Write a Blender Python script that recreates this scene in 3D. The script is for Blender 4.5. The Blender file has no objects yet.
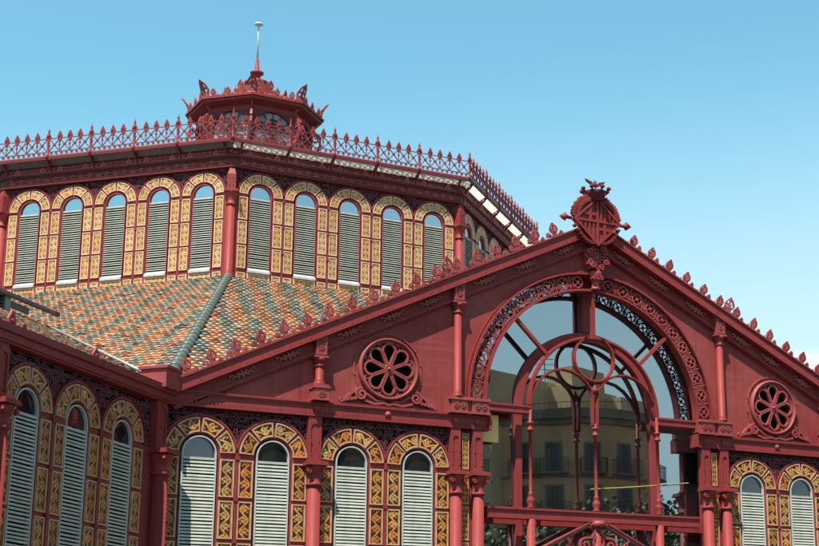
import bpy, math, random
from math import sin, cos, pi, radians, sqrt, atan2, hypot
from mathutils import Vector, Matrix
from mathutils.geometry import tessellate_polygon

random.seed(7)
SC = bpy.context.scene
COL = SC.collection
R2 = sqrt(0.5)

# ------------------------------------------------------------------ mesh builder
class MB:
    def __init__(self):
        self.v = []; self.f = []; self.m = []; self.t = []; self.uv = []; self.sm = []
        self.T = None
        self.mat = 0; self.tint = (1, 1, 1); self.smooth = False
    def P(self, p):
        p = Vector(p)
        if self.T is not None: p = self.T @ p
        self.v.append(p[:]); return len(self.v) - 1
    def F(self, idx, uv=None):
        self.f.append(tuple(idx)); self.m.append(self.mat); self.t.append(self.tint)
        self.uv.append(uv); self.sm.append(self.smooth)
    def quad(self, a, b, c, d, uv=None):
        self.F([self.P(a), self.P(b), self.P(c), self.P(d)], uv)
    def poly(self, pts):
        self.F([self.P(p) for p in pts])
    def box(self, x0, x1, y0, y1, z0, z1):
        i = [self.P(p) for p in ((x0,y0,z0),(x1,y0,z0),(x1,y1,z0),(x0,y1,z0),(x0,y0,z1),(x1,y0,z1),(x1,y1,z1),(x0,y1,z1))]
        for q in ((0,3,2,1),(4,5,6,7),(0,1,5,4),(1,2,6,5),(2,3,7,6),(3,0,4,7)):
            self.F([i[k] for k in q])
    def plate(self, outer, holes, y0, y1, back=True):
        """2D outline (x,z) with holes extruded from y0 (front) to y1 (back)"""
        def area(p): return sum(p[i-1][0]*p[i][1]-p[i][0]*p[i-1][1] for i in range(len(p)))
        loops = [list(outer) if area(outer) > 0 else list(outer)[::-1]]
        for h in holes: loops.append(list(h) if area(h) < 0 else list(h)[::-1])
        tris = tessellate_polygon([[Vector((a, b, 0)) for a, b in l] for l in loops])
        flat = [p for l in loops for p in l]
        fr = [self.P((a, y0, b)) for a, b in flat]
        bk = [self.P((a, y1, b)) for a, b in flat]
        for t in tris:
            a, b, c = [flat[k] for k in t]
            cr = (b[0]-a[0])*(c[1]-a[1]) - (b[1]-a[1])*(c[0]-a[0])
            t = t if cr > 0 else t[::-1]
            self.F([fr[k] for k in t])
            if back: self.F([bk[k] for k in t[::-1]])
        o = 0
        for l in loops:
            n = len(l)
            for i in range(n):
                j = (i+1) % n
                self.F([fr[o+j], fr[o+i], bk[o+i], bk[o+j]])
            o += n
    def ribbon(self, pts, w, y0, y1, closed=False):
        """flat stroke of width w along a 2D polyline, extruded y0..y1"""
        n = len(pts); L = []; Rr = []
        for i in range(n):
            if closed: a, b = pts[i-1], pts[(i+1) % n]
            else: a, b = pts[max(i-1, 0)], pts[min(i+1, n-1)]
            dx, dz = b[0]-a[0], b[1]-a[1]; l = hypot(dx, dz) or 1
            ww = w(i/(n-1)) if callable(w) else w
            nx, nz = -dz/l*ww/2, dx/l*ww/2
            x, z = pts[i]
            L.append((self.P((x+nx, y0, z+nz)), self.P((x+nx, y1, z+nz))))
            Rr.append((self.P((x-nx, y0, z-nz)), self.P((x-nx, y1, z-nz))))
        m = n if closed else n-1
        for i in range(m):
            j = (i+1) % n
            self.F([L[i][0], Rr[i][0], Rr[j][0], L[j][0]])
            self.F([L[j][1], Rr[j][1], Rr[i][1], L[i][1]])
            self.F([L[i][1], L[i][0], L[j][0], L[j][1]])
            self.F([Rr[i][0], Rr[i][1], Rr[j][1], Rr[j][0]])
        if not closed:
            self.F([L[0][0], L[0][1], Rr[0][1], Rr[0][0]]); self.F([L[-1][1], L[-1][0], Rr[-1][0], Rr[-1][1]])
    def ring(self, cx, cz, r, w, y0, y1, n=16, a0=0, a1=2*pi):
        full = abs(a1-a0-2*pi) < 1e-6
        k = n if full else n+1
        self.ribbon([(cx+r*cos(a0+(a1-a0)*i/n), cz+r*sin(a0+(a1-a0)*i/n)) for i in range(k)], w, y0, y1, closed=full)
    def disc(self, cx, cz, r, y0, y1, n=12):
        self.plate([(cx+r*cos(2*pi*i/n), cz+r*sin(2*pi*i/n)) for i in range(n)], [], y0, y1)
    def spiral(self, cx, cz, r0, r1, a0, turns, w, y0, y1, n=14):
        self.ribbon([(cx+(r0+(r1-r0)*i/n)*cos(a0+turns*2*pi*i/n), cz+(r0+(r1-r0)*i/n)*sin(a0+turns*2*pi*i/n)) for i in range(n+1)], w, y0, y1)
    def lathe(self, prof, c=(0, 0, 0), n=14, axis='z', smooth=True, caps=True):
        s0 = self.smooth; self.smooth = smooth
        rings = []
        for r, h in prof:
            row = []
            for i in range(n):
                a = 2*pi*i/n + pi/n
                if axis == 'z': p = (c[0]+r*cos(a), c[1]+r*sin(a), c[2]+h)
                else: p = (c[0]+r*cos(a), c[1]-h, c[2]+r*sin(a))
                row.append(self.P(p))
            rings.append(row)
        for a, b in zip(rings, rings[1:]):
            for i in range(n):
                j = (i+1) % n
                self.F([a[i], a[j], b[j], b[i]])
        self.smooth = False
        if caps: self.F(rings[0][::-1]); self.F(rings[-1])
        self.smooth = s0
    def tube(self, pts, r, n=8, smooth=True):
        s0 = self.smooth; self.smooth = smooth
        pts = [Vector(p) for p in pts]; rings = []
        for i, p in enumerate(pts):
            d = (pts[min(i+1, len(pts)-1)] - pts[max(i-1, 0)]).normalized()
            u = d.orthogonal().normalized() if abs(d.z) > .95 else d.cross(Vector((0, 0, 1))).normalized()
            w = d.cross(u); rr = r[i] if isinstance(r, (list, tuple)) else r
            rings.append([self.P(p + u*rr*cos(2*pi*k/n) + w*rr*sin(2*pi*k/n)) for k in range(n)])
        for a, b in zip(rings, rings[1:]):
            for i in range(n):
                j = (i+1) % n; self.F([a[i], a[j], b[j], b[i]])
        self.smooth = False
        self.F(rings[0][::-1]); self.F(rings[-1]); self.smooth = s0
    def mesh(self, name, mats):
        me = bpy.data.meshes.new(name)
        me.from_pydata(self.v, [], self.f)
        for m in (mats if isinstance(mats, (list, tuple)) else [mats]): me.materials.append(m)
        me.polygons.foreach_set('material_index', self.m)
        me.polygons.foreach_set('use_smooth', self.sm)
        at = me.attributes.new('tint', 'FLOAT_COLOR', 'FACE')
        at.data.foreach_set('color', [c for t in self.t for c in (t[0], t[1], t[2], 1.0)])
        if any(u is not None for u in self.uv):
            uvl = me.uv_layers.new(name='UVMap')
            flat = []
            for f, u in zip(self.f, self.uv):
                for k in range(len(f)): flat += list(u[k]) if u is not None else [0.0, 0.0]
            uvl.data.foreach_set('uv', flat)
        me.validate(); me.update()
        return me

def link(name, data, parent=None, loc=(0, 0, 0), rz=0.0):
    o = bpy.data.objects.new(name, data); COL.objects.link(o)
    o.location = loc; o.rotation_euler = (0, 0, rz)
    if parent is not None: o.parent = parent
    return o
def part(name, mb, mats, parent, loc=(0, 0, 0), rz=0.0):
    return link(name, mb.mesh(name, mats), parent, loc, rz)
def tag(o, label, cat, group=None, kind=None):
    o['label'] = label; o['category'] = cat
    if group: o['group'] = group
    if kind: o['kind'] = kind
    return o
def copy_tree(o, parent=None):
    c = o.copy(); COL.objects.link(c); c.parent = parent
    for ch in o.children: copy_tree(ch, c)
    return c

# ------------------------------------------------------------------ materials
class NT:
    def __init__(self, name):
        self.mat = bpy.data.materials.new(name); self.mat.use_nodes = True
        self.nt = self.mat.node_tree; self.n = self.nt.nodes; self.l = self.nt.links
        self.b = self.n['Principled BSDF']
    def node(self, t, **kw):
        x = self.n.new(t)
        for k, v in kw.items(): setattr(x, k, v)
        return x
    def set(self, sock, val):
        if isinstance(val, bpy.types.NodeSocket): self.l.new(val, sock)
        else: sock.default_value = val
    def math(self, op, a, b=0.0, c=None):
        x = self.node('ShaderNodeMath', operation=op)
        self.set(x.inputs[0], a); self.set(x.inputs[1], b)
        if c is not None: self.set(x.inputs[2], c)
        return x.outputs[0]
    def mix(self, f, a, b, bt='MIX'):
        x = self.node('ShaderNodeMix', data_type='RGBA', blend_type=bt)
        self.set(x.inputs[0], f)
        self.set(x.inputs[6], a if isinstance(a, bpy.types.NodeSocket) else (*a, 1))
        self.set(x.inputs[7], b if isinstance(b, bpy.types.NodeSocket) else (*b, 1))
        return x.outputs[2]
    def noise(self, scale, detail=4, vec=None, rough=.55):
        x = self.node('ShaderNodeTexNoise'); x.inputs['Scale'].default_value = scale
        x.inputs['Detail'].default_value = detail; x.inputs['Roughness'].default_value = rough
        if vec is None:
            tc = self.node('ShaderNodeTexCoord'); vec = tc.outputs['Object']
        self.l.new(vec, x.inputs['Vector']); return x.outputs['Fac']
    def ramp(self, f, a, b):
        x = self.node('ShaderNodeMapRange', clamp=True); self.set(x.inputs[0], f)
        x.inputs[1].default_value = a; x.inputs[2].default_value = b
        return x.outputs[0]
    def bump(self, h, strength=.2, dist=.01):
        x = self.node('ShaderNodeBump'); x.inputs['Strength'].default_value = strength
        x.inputs['Distance'].default_value = dist; self.l.new(h, x.inputs['Height'])
        self.l.new(x.outputs[0], self.b.inputs['Normal'])
    def col(self, c, rough=.5, spec=None, metal=None):
        self.set(self.b.inputs['Base Color'], c if isinstance(c, bpy.types.NodeSocket) else (*c, 1))
        self.set(self.b.inputs['Roughness'], rough)
        if spec is not None: self.b.inputs['Specular IOR Level'].default_value = spec
        if metal is not None: self.b.inputs['Metallic'].default_value = metal
        return self.mat

def mottled(name, a, b, scale, rough=.5, lo=.35, hi=.65, bump=0, spec=None, metal=None, streak=None):
    m = NT(name)
    c = m.mix(m.ramp(m.noise(scale, 5), lo, hi), a, b)
    if streak:
        tc = m.node('ShaderNodeTexCoord'); mp = m.node('ShaderNodeMapping')
        m.l.new(tc.outputs['Object'], mp.inputs['Vector']); mp.inputs['Scale'].default_value = streak[1]
        f = m.ramp(m.noise(1.0, 5, mp.outputs[0]), .56, .78)
        c = m.mix(m.math('MULTIPLY', f, streak[2]), c, streak[0])
    if bump: m.bump(m.noise(scale*6, 4), .25, bump)
    return m.col(c, rough, spec, metal)

def painted_iron(name, base, fade, grime, rust, rough=.5, spec=.3, amt=1.0, horiz=0.0):
    """old oil paint: sun-faded patches, vertical rain streaks, grime and a few rust specks"""
    m = NT(name)
    tc = m.node('ShaderNodeTexCoord')
    geo = m.node('ShaderNodeNewGeometry')
    def stretched(sc):
        mp = m.node('ShaderNodeMapping'); m.l.new(geo.outputs['Position'], mp.inputs['Vector']); mp.inputs['Scale'].default_value = sc
        return mp.outputs[0]
    n1 = m.noise(.45, 6, geo.outputs['Position'], .6); n2 = m.noise(3.2, 5, geo.outputs['Position'], .6)
    st = m.noise(1.0, 5, stretched((5.5, 5.5, .35)), .6)
    c = m.mix(m.math('MULTIPLY', m.ramp(n1, .38, .68), .75*amt), base, fade)
    c = m.mix(m.math('MULTIPLY', m.ramp(n2, .5, .8), .35*amt), c, grime)
    c = m.mix(m.math('MULTIPLY', m.ramp(st, .52, .75), .50*amt), c, grime)
    if horiz:
        hz = m.noise(1.0, 4, stretched((.3, .3, 5.0)), .6)
        c = m.mix(m.math('MULTIPLY', m.ramp(hz, .58, .74), horiz), c, fade)
    sp = m.noise(16, 3, geo.outputs['Position'], .5)
    c = m.mix(m.math('MULTIPLY', m.ramp(sp, .68, .74), .6*amt), c, rust)
    m.bump(m.noise(22, 4, geo.outputs['Position']), .18, .004)
    r = m.math('ADD', rough-.08, m.math('MULTIPLY', n2, .22))
    return m.col(c, r, spec)
RED = painted_iron('red_paint', (.228, .030, .029), (.265, .046, .041), (.13, .019, .021), (.15, .045, .026), .5, .22)
RED_WALL = painted_iron('red_wall_paint', (.222, .030, .0285), (.30, .067, .058), (.13, .018, .020), (.17, .055, .03), .58, .25, 1.25, .6)
RED_HILITE = painted_iron('highlit_red_iron', (.265, .043, .041), (.36, .095, .08), (.16, .026, .027), (.17, .06, .035), .5, .3)  # red lightened for ornaments: sun highlights put into the base colour
PINK = painted_iron('glint_pink_iron', (.36, .09, .075), (.48, .19, .16), (.22, .04, .036), (.25, .10, .06), .5, .3)  # red turned pink: glints on the scroll reliefs put into the colour
FILI = painted_iron('dull_purple_iron', (.15, .045, .055), (.20, .075, .085), (.08, .02, .026), (.12, .05, .04), .55, .25)
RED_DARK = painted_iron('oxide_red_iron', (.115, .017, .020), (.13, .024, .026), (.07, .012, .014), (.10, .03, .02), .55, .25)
WHITE = mottled('white_frame_paint', (.50, .49, .46), (.38, .37, .35), 3, .5)
SLAT = mottled('pale_slat_paint', (.50, .50, .42), (.38, .40, .33), 2.2, .55, streak=((.28, .29, .24), (3, 3, .6), .7))
SLATD = mottled('weathered_slat_paint', (.40, .41, .35), (.30, .32, .27), 2.2, .6, streak=((.22, .23, .19), (3, 3, .6), .7))
CREAM = mottled('cream_glaze', (.54, .33, .19), (.40, .22, .11), 5, .35)
CREAMP = mottled('pale_cream_glaze', (.66, .48, .32), (.55, .37, .24), 5, .4)
DARK = mottled('dark_void', (.008, .007, .008), (.012, .010, .011), 2, .9, spec=.1)  # near-black: interior shade behind grilles, roses and slats put into the colour
ZINC = mottled('zinc_flashing', (.42, .41, .39), (.25, .25, .24), 3, .45, metal=.3)
SLATE = mottled('slate_sheet', (.06, .065, .08), (.09, .09, .10), 3, .6)
TEAL = mottled('teal_glazed_ridge', (.075, .105, .095), (.12, .15, .13), 2.5, .35)
GREEN = mottled('green_louvre_paint', (.022, .045, .042), (.035, .06, .055), 3, .5)
BLUEGREY = mottled('blue_grey_paint', (.10, .16, .19), (.13, .19, .22), 3, .5)
IRON = mottled('black_iron', (.02, .02, .022), (.03, .03, .03), 5, .5)
POLE = mottled('galvanised_pole', (.62, .66, .68), (.5, .54, .56), 6, .4, metal=.2)
YEL = mottled('yellow_plastic', (.50, .42, .10), (.42, .35, .08), 5, .5)
SUNREFL = mottled('sunlit_reflection_yellow', (.86, .62, .24), (.78, .55, .20), 2, .6)

def gold_tile(name, dark_c, gold_a, gold_b):
    """glazed relief panel: an S-shaped vine with curled leaves in ochre on dark brown (UV: across -1..1, along in half widths)"""
    m = NT(name)
    uv = m.node('ShaderNodeUVMap'); uv.uv_map = 'UVMap'
    sp = m.node('ShaderNodeSeparateXYZ'); m.l.new(uv.outputs[0], sp.inputs[0]); u, v = sp.outputs[0], sp.outputs[1]
    s = m.math('SINE', m.math('MULTIPLY', v, 1.75))
    vine = m.math('ABSOLUTE', m.math('SUBTRACT', u, m.math('MULTIPLY', s, .62)))
    sg = m.math('SIGN', s)
    du = m.math('ADD', u, m.math('MULTIPLY', sg, .20))
    dv = m.math('SUBTRACT', m.math('FLOORED_MODULO', v, 1.795), .8975)
    r = m.math('SQRT', m.math('ADD', m.math('MULTIPLY', du, du), m.math('MULTIPLY', dv, dv)))
    th = m.math('ARCTAN2', dv, m.math('MULTIPLY', du, sg))
    leaf = m.math('ABSOLUTE', m.math('SUBTRACT', r, m.math('ADD', .36, m.math('MULTIPLY', th, .045))))
    lobes = m.math('SUBTRACT', m.math('ABSOLUTE', m.math('SUBTRACT', r, .62)), m.math('MULTIPLY', m.math('SINE', m.math('MULTIPLY', th, 5.0)), .10))
    dd = m.math('MINIMUM', m.math('SUBTRACT', vine, .17), m.math('MINIMUM', m.math('SUBTRACT', leaf, .12), m.math('SUBTRACT', r, .15)))
    dd = m.math('MINIMUM', dd, lobes)
    on = m.math('SUBTRACT', 1.0, m.ramp(dd, -.03, .06))
    rim = m.ramp(m.math('ABSOLUTE', u), .84, .90)
    on = m.math('MAXIMUM', on, m.math('MULTIPLY', rim, .7))
    at = m.node('ShaderNodeAttribute', attribute_name='tint')
    n = m.ramp(m.noise(7, 5), .35, .65)
    gold = m.mix(n, gold_a, gold_b)
    gold = m.mix(1.0, gold, at.outputs['Color'], 'MULTIPLY')
    dark = m.mix(1.0, dark_c, at.outputs['Color'], 'MULTIPLY')
    c = m.mix(on, dark, gold)
    m.bump(on, .5, .012)
    return m.col(c, .4, .4)
GOLD = gold_tile('ochre_vine_tile', (.030, .009, .004), (.46, .145, .014), (.60, .30, .075))
GOLDP = gold_tile('pale_vine_tile', (.20, .085, .028), (.48, .255, .075), (.58, .36, .14))

def roof_tile():
    m = NT('clay_roof_tile')
    at = m.node('ShaderNodeAttribute', attribute_name='tint')
    n = m.ramp(m.noise(6, 4), .3, .75)
    c = m.mix(m.math('MULTIPLY', n, .35), at.outputs['Color'], (.30, .24, .19))
    m.bump(m.noise(30, 3), .2, .01)
    return m.col(c, .6, .3)
ROOFT = roof_tile()

def mirror_glass(name, fac, tint, dark, rough=0.0, wob=.0):
    m = NT(name)
    g = m.node('ShaderNodeBsdfGlossy'); g.inputs['Color'].default_value = (*tint, 1); g.inputs['Roughness'].default_value = rough
    d = m.node('ShaderNodeBsdfDiffuse'); d.inputs['Color'].default_value = (*dark, 1)
    x = m.node('ShaderNodeMixShader'); x.inputs[0].default_value = fac
    m.l.new(d.outputs[0], x.inputs[1]); m.l.new(g.outputs[0], x.inputs[2])
    if wob:
        b = m.node('ShaderNodeBump'); b.inputs['Strength'].default_value = wob; b.inputs['Distance'].default_value = .02
        m.l.new(m.noise(.5, 1), b.inputs['Height']); m.l.new(b.outputs[0], g.inputs['Normal'])
    out = m.n['Material Output']; m.l.new(x.outputs[0], out.inputs['Surface'])
    return m.mat
GLASS = mirror_glass('dark_window_glass', .42, (.80, .88, .92), (.010, .011, .012), 0, .07)
PANE = mirror_glass('louvre_window_pane', .50, (.9, .95, 1), (.012, .013, .014), .02, .05)
HPANE = mirror_glass('hall_window_pane', .10, (.9, .95, 1), (.012, .013, .014), .02, .05)

def frosted():
    m = NT('frosted_glass_panel')
    d = m.node('ShaderNodeBsdfDiffuse'); d.inputs['Color'].default_value = (.85, .84, .80, 1)
    t = m.node('ShaderNodeBsdfTranslucent'); t.inputs['Color'].default_value = (.92, .90, .86, 1)
    x = m.node('ShaderNodeMixShader')
    m.l.new(m.math('ADD', m.math('MULTIPLY', m.ramp(m.noise(1.1, 3), .3, .8), .10), .68), x.inputs[0])
    m.l.new(d.outputs[0], x.inputs[1]); m.l.new(t.outputs[0], x.inputs[2])
    m.l.new(x.outputs[0], m.n['Material Output'].inputs['Surface'])
    return m.mat
FROST = frosted()

# ------------------------------------------------------------------ plan of the building
W = 12.16            # half the width of the gabled front
S = 9.47             # side of the octagonal drum
CY = 29.73           # octagon centre on the y axis
AP = S*(1+sqrt(2))/2 # drum apothem
CEN = Vector((0, CY, 0))
def face_loc(th, ap, z=0.0):
    n = Vector((sin(th), -cos(th), 0)); p = CEN + n*ap; return (p.x, p.y, z)

hall = tag(link('market_hall', None), 'crimson iron and tile market hall with a gabled arched front, louvred windows and octagonal drum', 'market hall')

# ------------------------------------------------------------------ windows with tiled surrounds
def arch_pts(hw, H, n=14, c=0.0):
    return [(c-hw, -H), (c+hw, -H)] + [(c+hw*cos(pi*i/n), hw*sin(pi*i/n)) for i in range(n+1)]

def tile_panel(mb, x0, x1, z0, z1, tint, y=-.03, bd=.032):
    mb.mat = 1; mb.tint = (1, 1, 1)
    mb.plate([(x0, z0), (x1, z0), (x1, z1), (x0, z1)], [[(x0+bd, z0+bd), (x1-bd, z0+bd), (x1-bd, z1-bd), (x0+bd, z1-bd)]], y-.022, y+.04, back=False)
    mb.mat = 0; mb.tint = tint
    a, b, c, d = x0+bd, x1-bd, z0+bd, z1-bd
    w, h = b-a, d-c; o = random.random()*2.6
    if w > h:
        L = w/h; uv = [(-1, o), (-1, o+2*L), (1, o+2*L), (1, o)]
    else:
        L = h/w; uv = [(-1, o), (1, o), (1, o+2*L), (-1, o+2*L)]
    mb.quad((a, y-.004, c), (b, y-.004, c), (b, y-.004, d), (a, y-.004, d), uv)

def tile_wedge(mb, r0, r1, a0, a1, tint, y=-.03, bd=.032, n=6):
    P = lambda r, a: (r*cos(a), r*sin(a))
    def loop(ra, rb, aa, ab): return [P(ra, aa+(ab-aa)*i/n) for i in range(n+1)] + [P(rb, ab+(aa-ab)*i/n) for i in range(n+1)]
    rm = (r0+r1)/2; da = bd/rm
    mb.mat = 1; mb.tint = (1, 1, 1)
    mb.plate(loop(r1, r0, a0, a1), [loop(r1-bd, r0+bd, a0+da, a1-da)], y-.022, y+.04, back=False)
    mb.mat = 0; mb.tint = tint
    ra, rb = r0+bd, r1-bd; o = random.random()*2.6
    L = 2*(a1-a0-2*da)*rm/(rb-ra)
    for i in range(n):
        t0, t1 = i/n, (i+1)/n
        A0, A1 = a0+da+(a1-a0-2*da)*t0, a0+da+(a1-a0-2*da)*t1
        q = [P(ra, A0), P(rb, A0), P(rb, A1), P(ra, A1)]
        mb.quad(*[(p[0], y-.004, p[1]) for p in q], uv=[(-1, o+L*t0), (1, o+L*t0), (1, o+L*t1), (-1, o+L*t1)])

def rtint(pale):
    k = random.random()
    if k < .25: c = (1.12, 1.35, 1.9)      # creamier glaze
    elif k < .5: c = (1.05, .82, .6)      # amber
    else: c = (1, 1, 1)
    g = random.uniform(.72, 1.18)
    if pale > 1:
        g = random.uniform(.9, 1.1); c = tuple(1+(x-1)*.35 for x in c)
    p = pale
    return tuple(g*(1+(p-1)*(.55, .8, 1.5)[i])*c[i] for i in range(3))

def make_window(H, hw, sp, n_slat, panels, ph, gap, base_row, pale, pane_mat, first=-.13):
    """window, shutter and tile surround in local coordinates: x along the wall, -y outwards, z=0 at the springing line"""
    fr = MB()
    o = arch_pts(hw, H); i_ = arch_pts(hw-.034, H-.05)
    fr.mat = 1 if base_row else 0
    fr.plate(o, [i_], -.02, .10); fr.mat = 0
    fr.box(-hw+.05, hw-.05, -.01, .08, -.17, -.11)
    fr.quad((-hw-.0, -.10, -H+.02), (hw, -.10, -H+.02), (hw, .05, -H+.17), (-hw, .05, -H+.17))
    fr.box(-hw, hw, -.10, .06, -H-.06, -H+.02)
    win = fr.mesh('window', [WHITE, RED_HILITE])
    pn = MB(); pn.plate(arch_pts(hw-.04, .15), [], .055, .075)
    pane = pn.mesh('pane', pane_mat)
    sl = MB(); zt, zb = -.18, -H+.10
    st = (zt-zb)/n_slat
    for k in range(n_slat):
        z = zb + st*k; x0, x1 = -hw+.036, hw-.036
        t = st*(.35 if base_row else .60); j = random.uniform(-.007, .007)
        a, b, c, d = (-.014, z+j), (-.004, z+t+j), (.030, z+t+j+.008), (.030, z+j+.008)
        pts = [a, b, c, d]
        i0 = [sl.P((x0, p[0], p[1])) for p in pts]; i1 = [sl.P((x1, p[0], p[1])) for p in pts]
        for q in range(4):
            r = (q+1) % 4; sl.F([i0[q], i1[q], i1[r], i0[r]])
    sl.mat = 1; sl.box(-hw+.045, hw-.045, .082, .095, -H+.05, -.15)
    shut = sl.mesh('louvre_shutter', [SLATD if base_row else SLAT, DARK])
    tiles = []
    for var in range(7):
        ts = MB(); r0, r1 = hw+.085, sp/2-.055
        for k in range(4): tile_wedge(ts, r0, r1, pi*k/4+.045, pi*(k+1)/4-.045, rtint(pale))
        for sgn in (-1, 1):
            z = first
            for k in range(panels):
                xa, xb = sorted((sgn*r0, sgn*r1))
                tile_panel(ts, xa, xb, z-ph, z, rtint(pale)); z -= ph+gap
            if base_row: tile_panel(ts, *sorted((sgn*r0, sgn*r1)), -H-.36, -H-.09, rtint(pale))
        if base_row: tile_panel(ts, -hw+.0, hw-.0, -H-.36, -H-.09, rtint(pale))
        tiles.append(ts.mesh('tile_surround', [GOLDP if base_row else GOLD, CREAMP if base_row else CREAM]))
    return win, pane, shut, tiles

def put_window(kit, loc, rz, idx):
    win, pane, shut, tiles = kit
    w = link('window', win, hall, loc, rz)
    link('pane', pane, w); link('louvre_shutter', shut, w); link('tile_surround', tiles[idx % 7], w)
    return w

HALL_WIN = make_window(4.7, .43, 1.87, 54, 5, .93, .095, False, 1.0, HPANE)
DRUM_WIN = make_window(2.99, .43, 1.80, 31, 3, .88, .075, True, 1.06, PANE, first=-.11)

def filigree(mb, ok, x0, x1, z0, z1, p, y0, y1):
    rows = int((z1-z0)/(p*.86))+1
    rnd = random.Random(int(x0*100) + int(z0*7))
    for j in range(rows):
        z = z0 + p*.86*j + p*.4
        n = int((x1-x0)/p)+1
        for i in range(n):
            x = x0 + p*(i + .5*(j % 2)) + p*.3
            x += rnd.uniform(-.02, .02); zz = z + rnd.uniform(-.02, .02)
            if not ok(x, zz): continue
            a = rnd.uniform(0, 6.28)
            mb.spiral(x, zz, p*.50, p*.12, a, 1.25*rnd.choice((1, -1)), .017, y0, y1, 12)
            if rnd.random() < .6:
                b = a + rnd.uniform(1, 2.5)
                mb.ribbon([(x, zz), (x+p*.8*cos(b), zz+p*.8*sin(b))], .014, y0, y1)

def scallop_wall(name, centers, x0, x1, zb, zs, ztop, sill, hw, R, loc, rz, nsp, mat=RED, glints=True):
    """wall with arched openings whose top follows the window arches; dark spandrels with iron filigree above"""
    c = sorted(centers)
    top = []
    for cx in c:
        top += [(cx+R*cos(a), zs+R*sin(a)) for a in [pi-pi*i/16 for i in range(17)]]
    top = [p for p in top if x0 < p[0] < x1]
    outer = [(x1, zb), (x1, zs)] + top[::-1] + [(x0, zs), (x0, zb)]
    holes = [[(cx-hw, sill), (cx+hw, sill)] + [(cx+hw*cos(pi*i/14), zs+hw*sin(pi*i/14)) for i in range(15)] for cx in c]
    mb = MB(); mb.plate(outer, holes, 0, .16)
    for a, b in zip(c, c[1:]):                      # rods and clips between neighbouring windows
        if b-a > 2.2: continue
        x = (a+b)/2
        mb.box(x-.035, x+.035, -.05, 0, sill-.3, zs+.05)
        for k in range(8):
            z = zs-.08-k*1.03
            if z > sill: mb.box(x-.06, x+.06, -.07, -.05, z-.05, z+.05)
    w = part(name, mb, mat, hall, loc, rz)
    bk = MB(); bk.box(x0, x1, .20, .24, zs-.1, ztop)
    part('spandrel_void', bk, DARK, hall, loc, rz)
    fl = MB()
    ok = lambda x, z: x0+.05 < x < x1-.05 and z < ztop-.04 and all(hypot(x-cx, z-zs) > R+.05 for cx in c)
    filigree(fl, ok, x0, x1, zs, ztop, .155, .02, .045)
    fl.box(x0+.03, x1-.03, .03, .04, zs+R+.03, zs+R+.045); fl.box(x0+.03, x1-.03, .03, .04, ztop-.05, ztop-.035)
    for x in [x0+.06, x1-.06] + [(a+b)/2 for a, b in zip(c, c[1:])]: fl.box(x-.008, x+.008, .03, .04, zs+.35, ztop-.03)
    for cx in c: fl.ring(cx, zs, R+.06, .014, .03, .04, 20, .12, pi-.12)
    for cx in c:
        hd = MB(); hd.ring(cx, zs, R+.012, .045, -.035, .02, 20, 0.05, pi-.05); part('hood_moulding', hd, mat, w)
    part('filigree', fl, FILI, hall, loc, rz)
    return w

# ------------------------------------------------------------------ gabled front (plane y = 0)
ZC, ZT, ZA = 9.90, 10.28, 10.73
SL = .482; ANG = math.atan(SL); ZP = 16.32
FRONT = [-11.31, -9.44, -7.34, -5.47]
for sg in (-1, 1):
    cs = [sg*-1*x if sg > 0 else x for x in FRONT]
    xa, xb = sorted((sg*W, sg*3.64))
    scallop_wall('front_wall', cs, xa, xb, 0, 8.78, ZC, 4.1, .47, .925, (0, 0, 0), 0, 0)
    for i, cx in enumerate(cs): put_window(HALL_WIN, (cx, 0, 8.78), 0, i + (sg > 0))

# gable wall with arch and rose openings
na = 40
arch = [(3.98*cos(pi*i/na), ZA+3.98*sin(pi*i/na)) for i in range(na+1)]
g = MB()
for sg in (-1, 1):
    q = [p for p in arch if p[0]*sg > 1e-6]
    q = sorted(q, key=lambda p: p[1])
    g.plate([(sg*W, ZT-.1), (sg*W, ZP-SL*W-.1), (0, ZP-.1), (0, ZA+3.98)] + q[::-1] + [(sg*3.98, ZT-.1)],
            [[(sg*6.37+.775*cos(2*pi*i/28), 11.33+.775*sin(2*pi*i/28)) for i in range(28)]], 0, .3)
part('gable_wall', g, RED_WALL, hall)
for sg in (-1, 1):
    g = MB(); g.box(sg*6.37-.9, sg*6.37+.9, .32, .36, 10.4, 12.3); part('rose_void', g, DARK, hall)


# cornice at the foot of the gable
def cornice(x0, x1, end):
    c = MB()
    c.box(x0, x1, -.14, .16, ZC, ZC+.05)
    c.box(x0, x1, -.11, .16, ZC+.05, ZT-.10)
    c.box(x0, x1, -.135, .16, ZT-.10, ZT-.05)
    c.box(x0, x1, -.165, .16, ZT-.05, ZT)
    n = int((x1-x0)/.1)
    for i in range(n):
        x = x0 + .1*i + .03
        c.box(x, x+.045, -.135, -.11, ZC+.055, ZC+.13)
    # return into the arched opening
    xe = end
    s = 1 if xe < 0 else -1
    a, b = sorted((xe, xe+s*.08))
    c.box(a, b, -.2, .158, ZC+.002, ZT-.002)
    return c
for sg in (-1, 1):
    xa, xb = sorted((sg*(W-.02), sg*3.45))
    co = part('cornice', cornice(xa, xb, sg*3.45), RED, hall)
    for bx in (4.42, 3.77, 8.36, 6.4):
        b = MB(); b.lathe([(.085, .0), (.085, .03), (.06, .05), (.035, .05), (.03, .075), (.001, .085)], (0, 0, 0), 10, 'y')
        part('boss', b, RED_HILITE, co, (sg*bx, -.112, ZC+.20))

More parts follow.
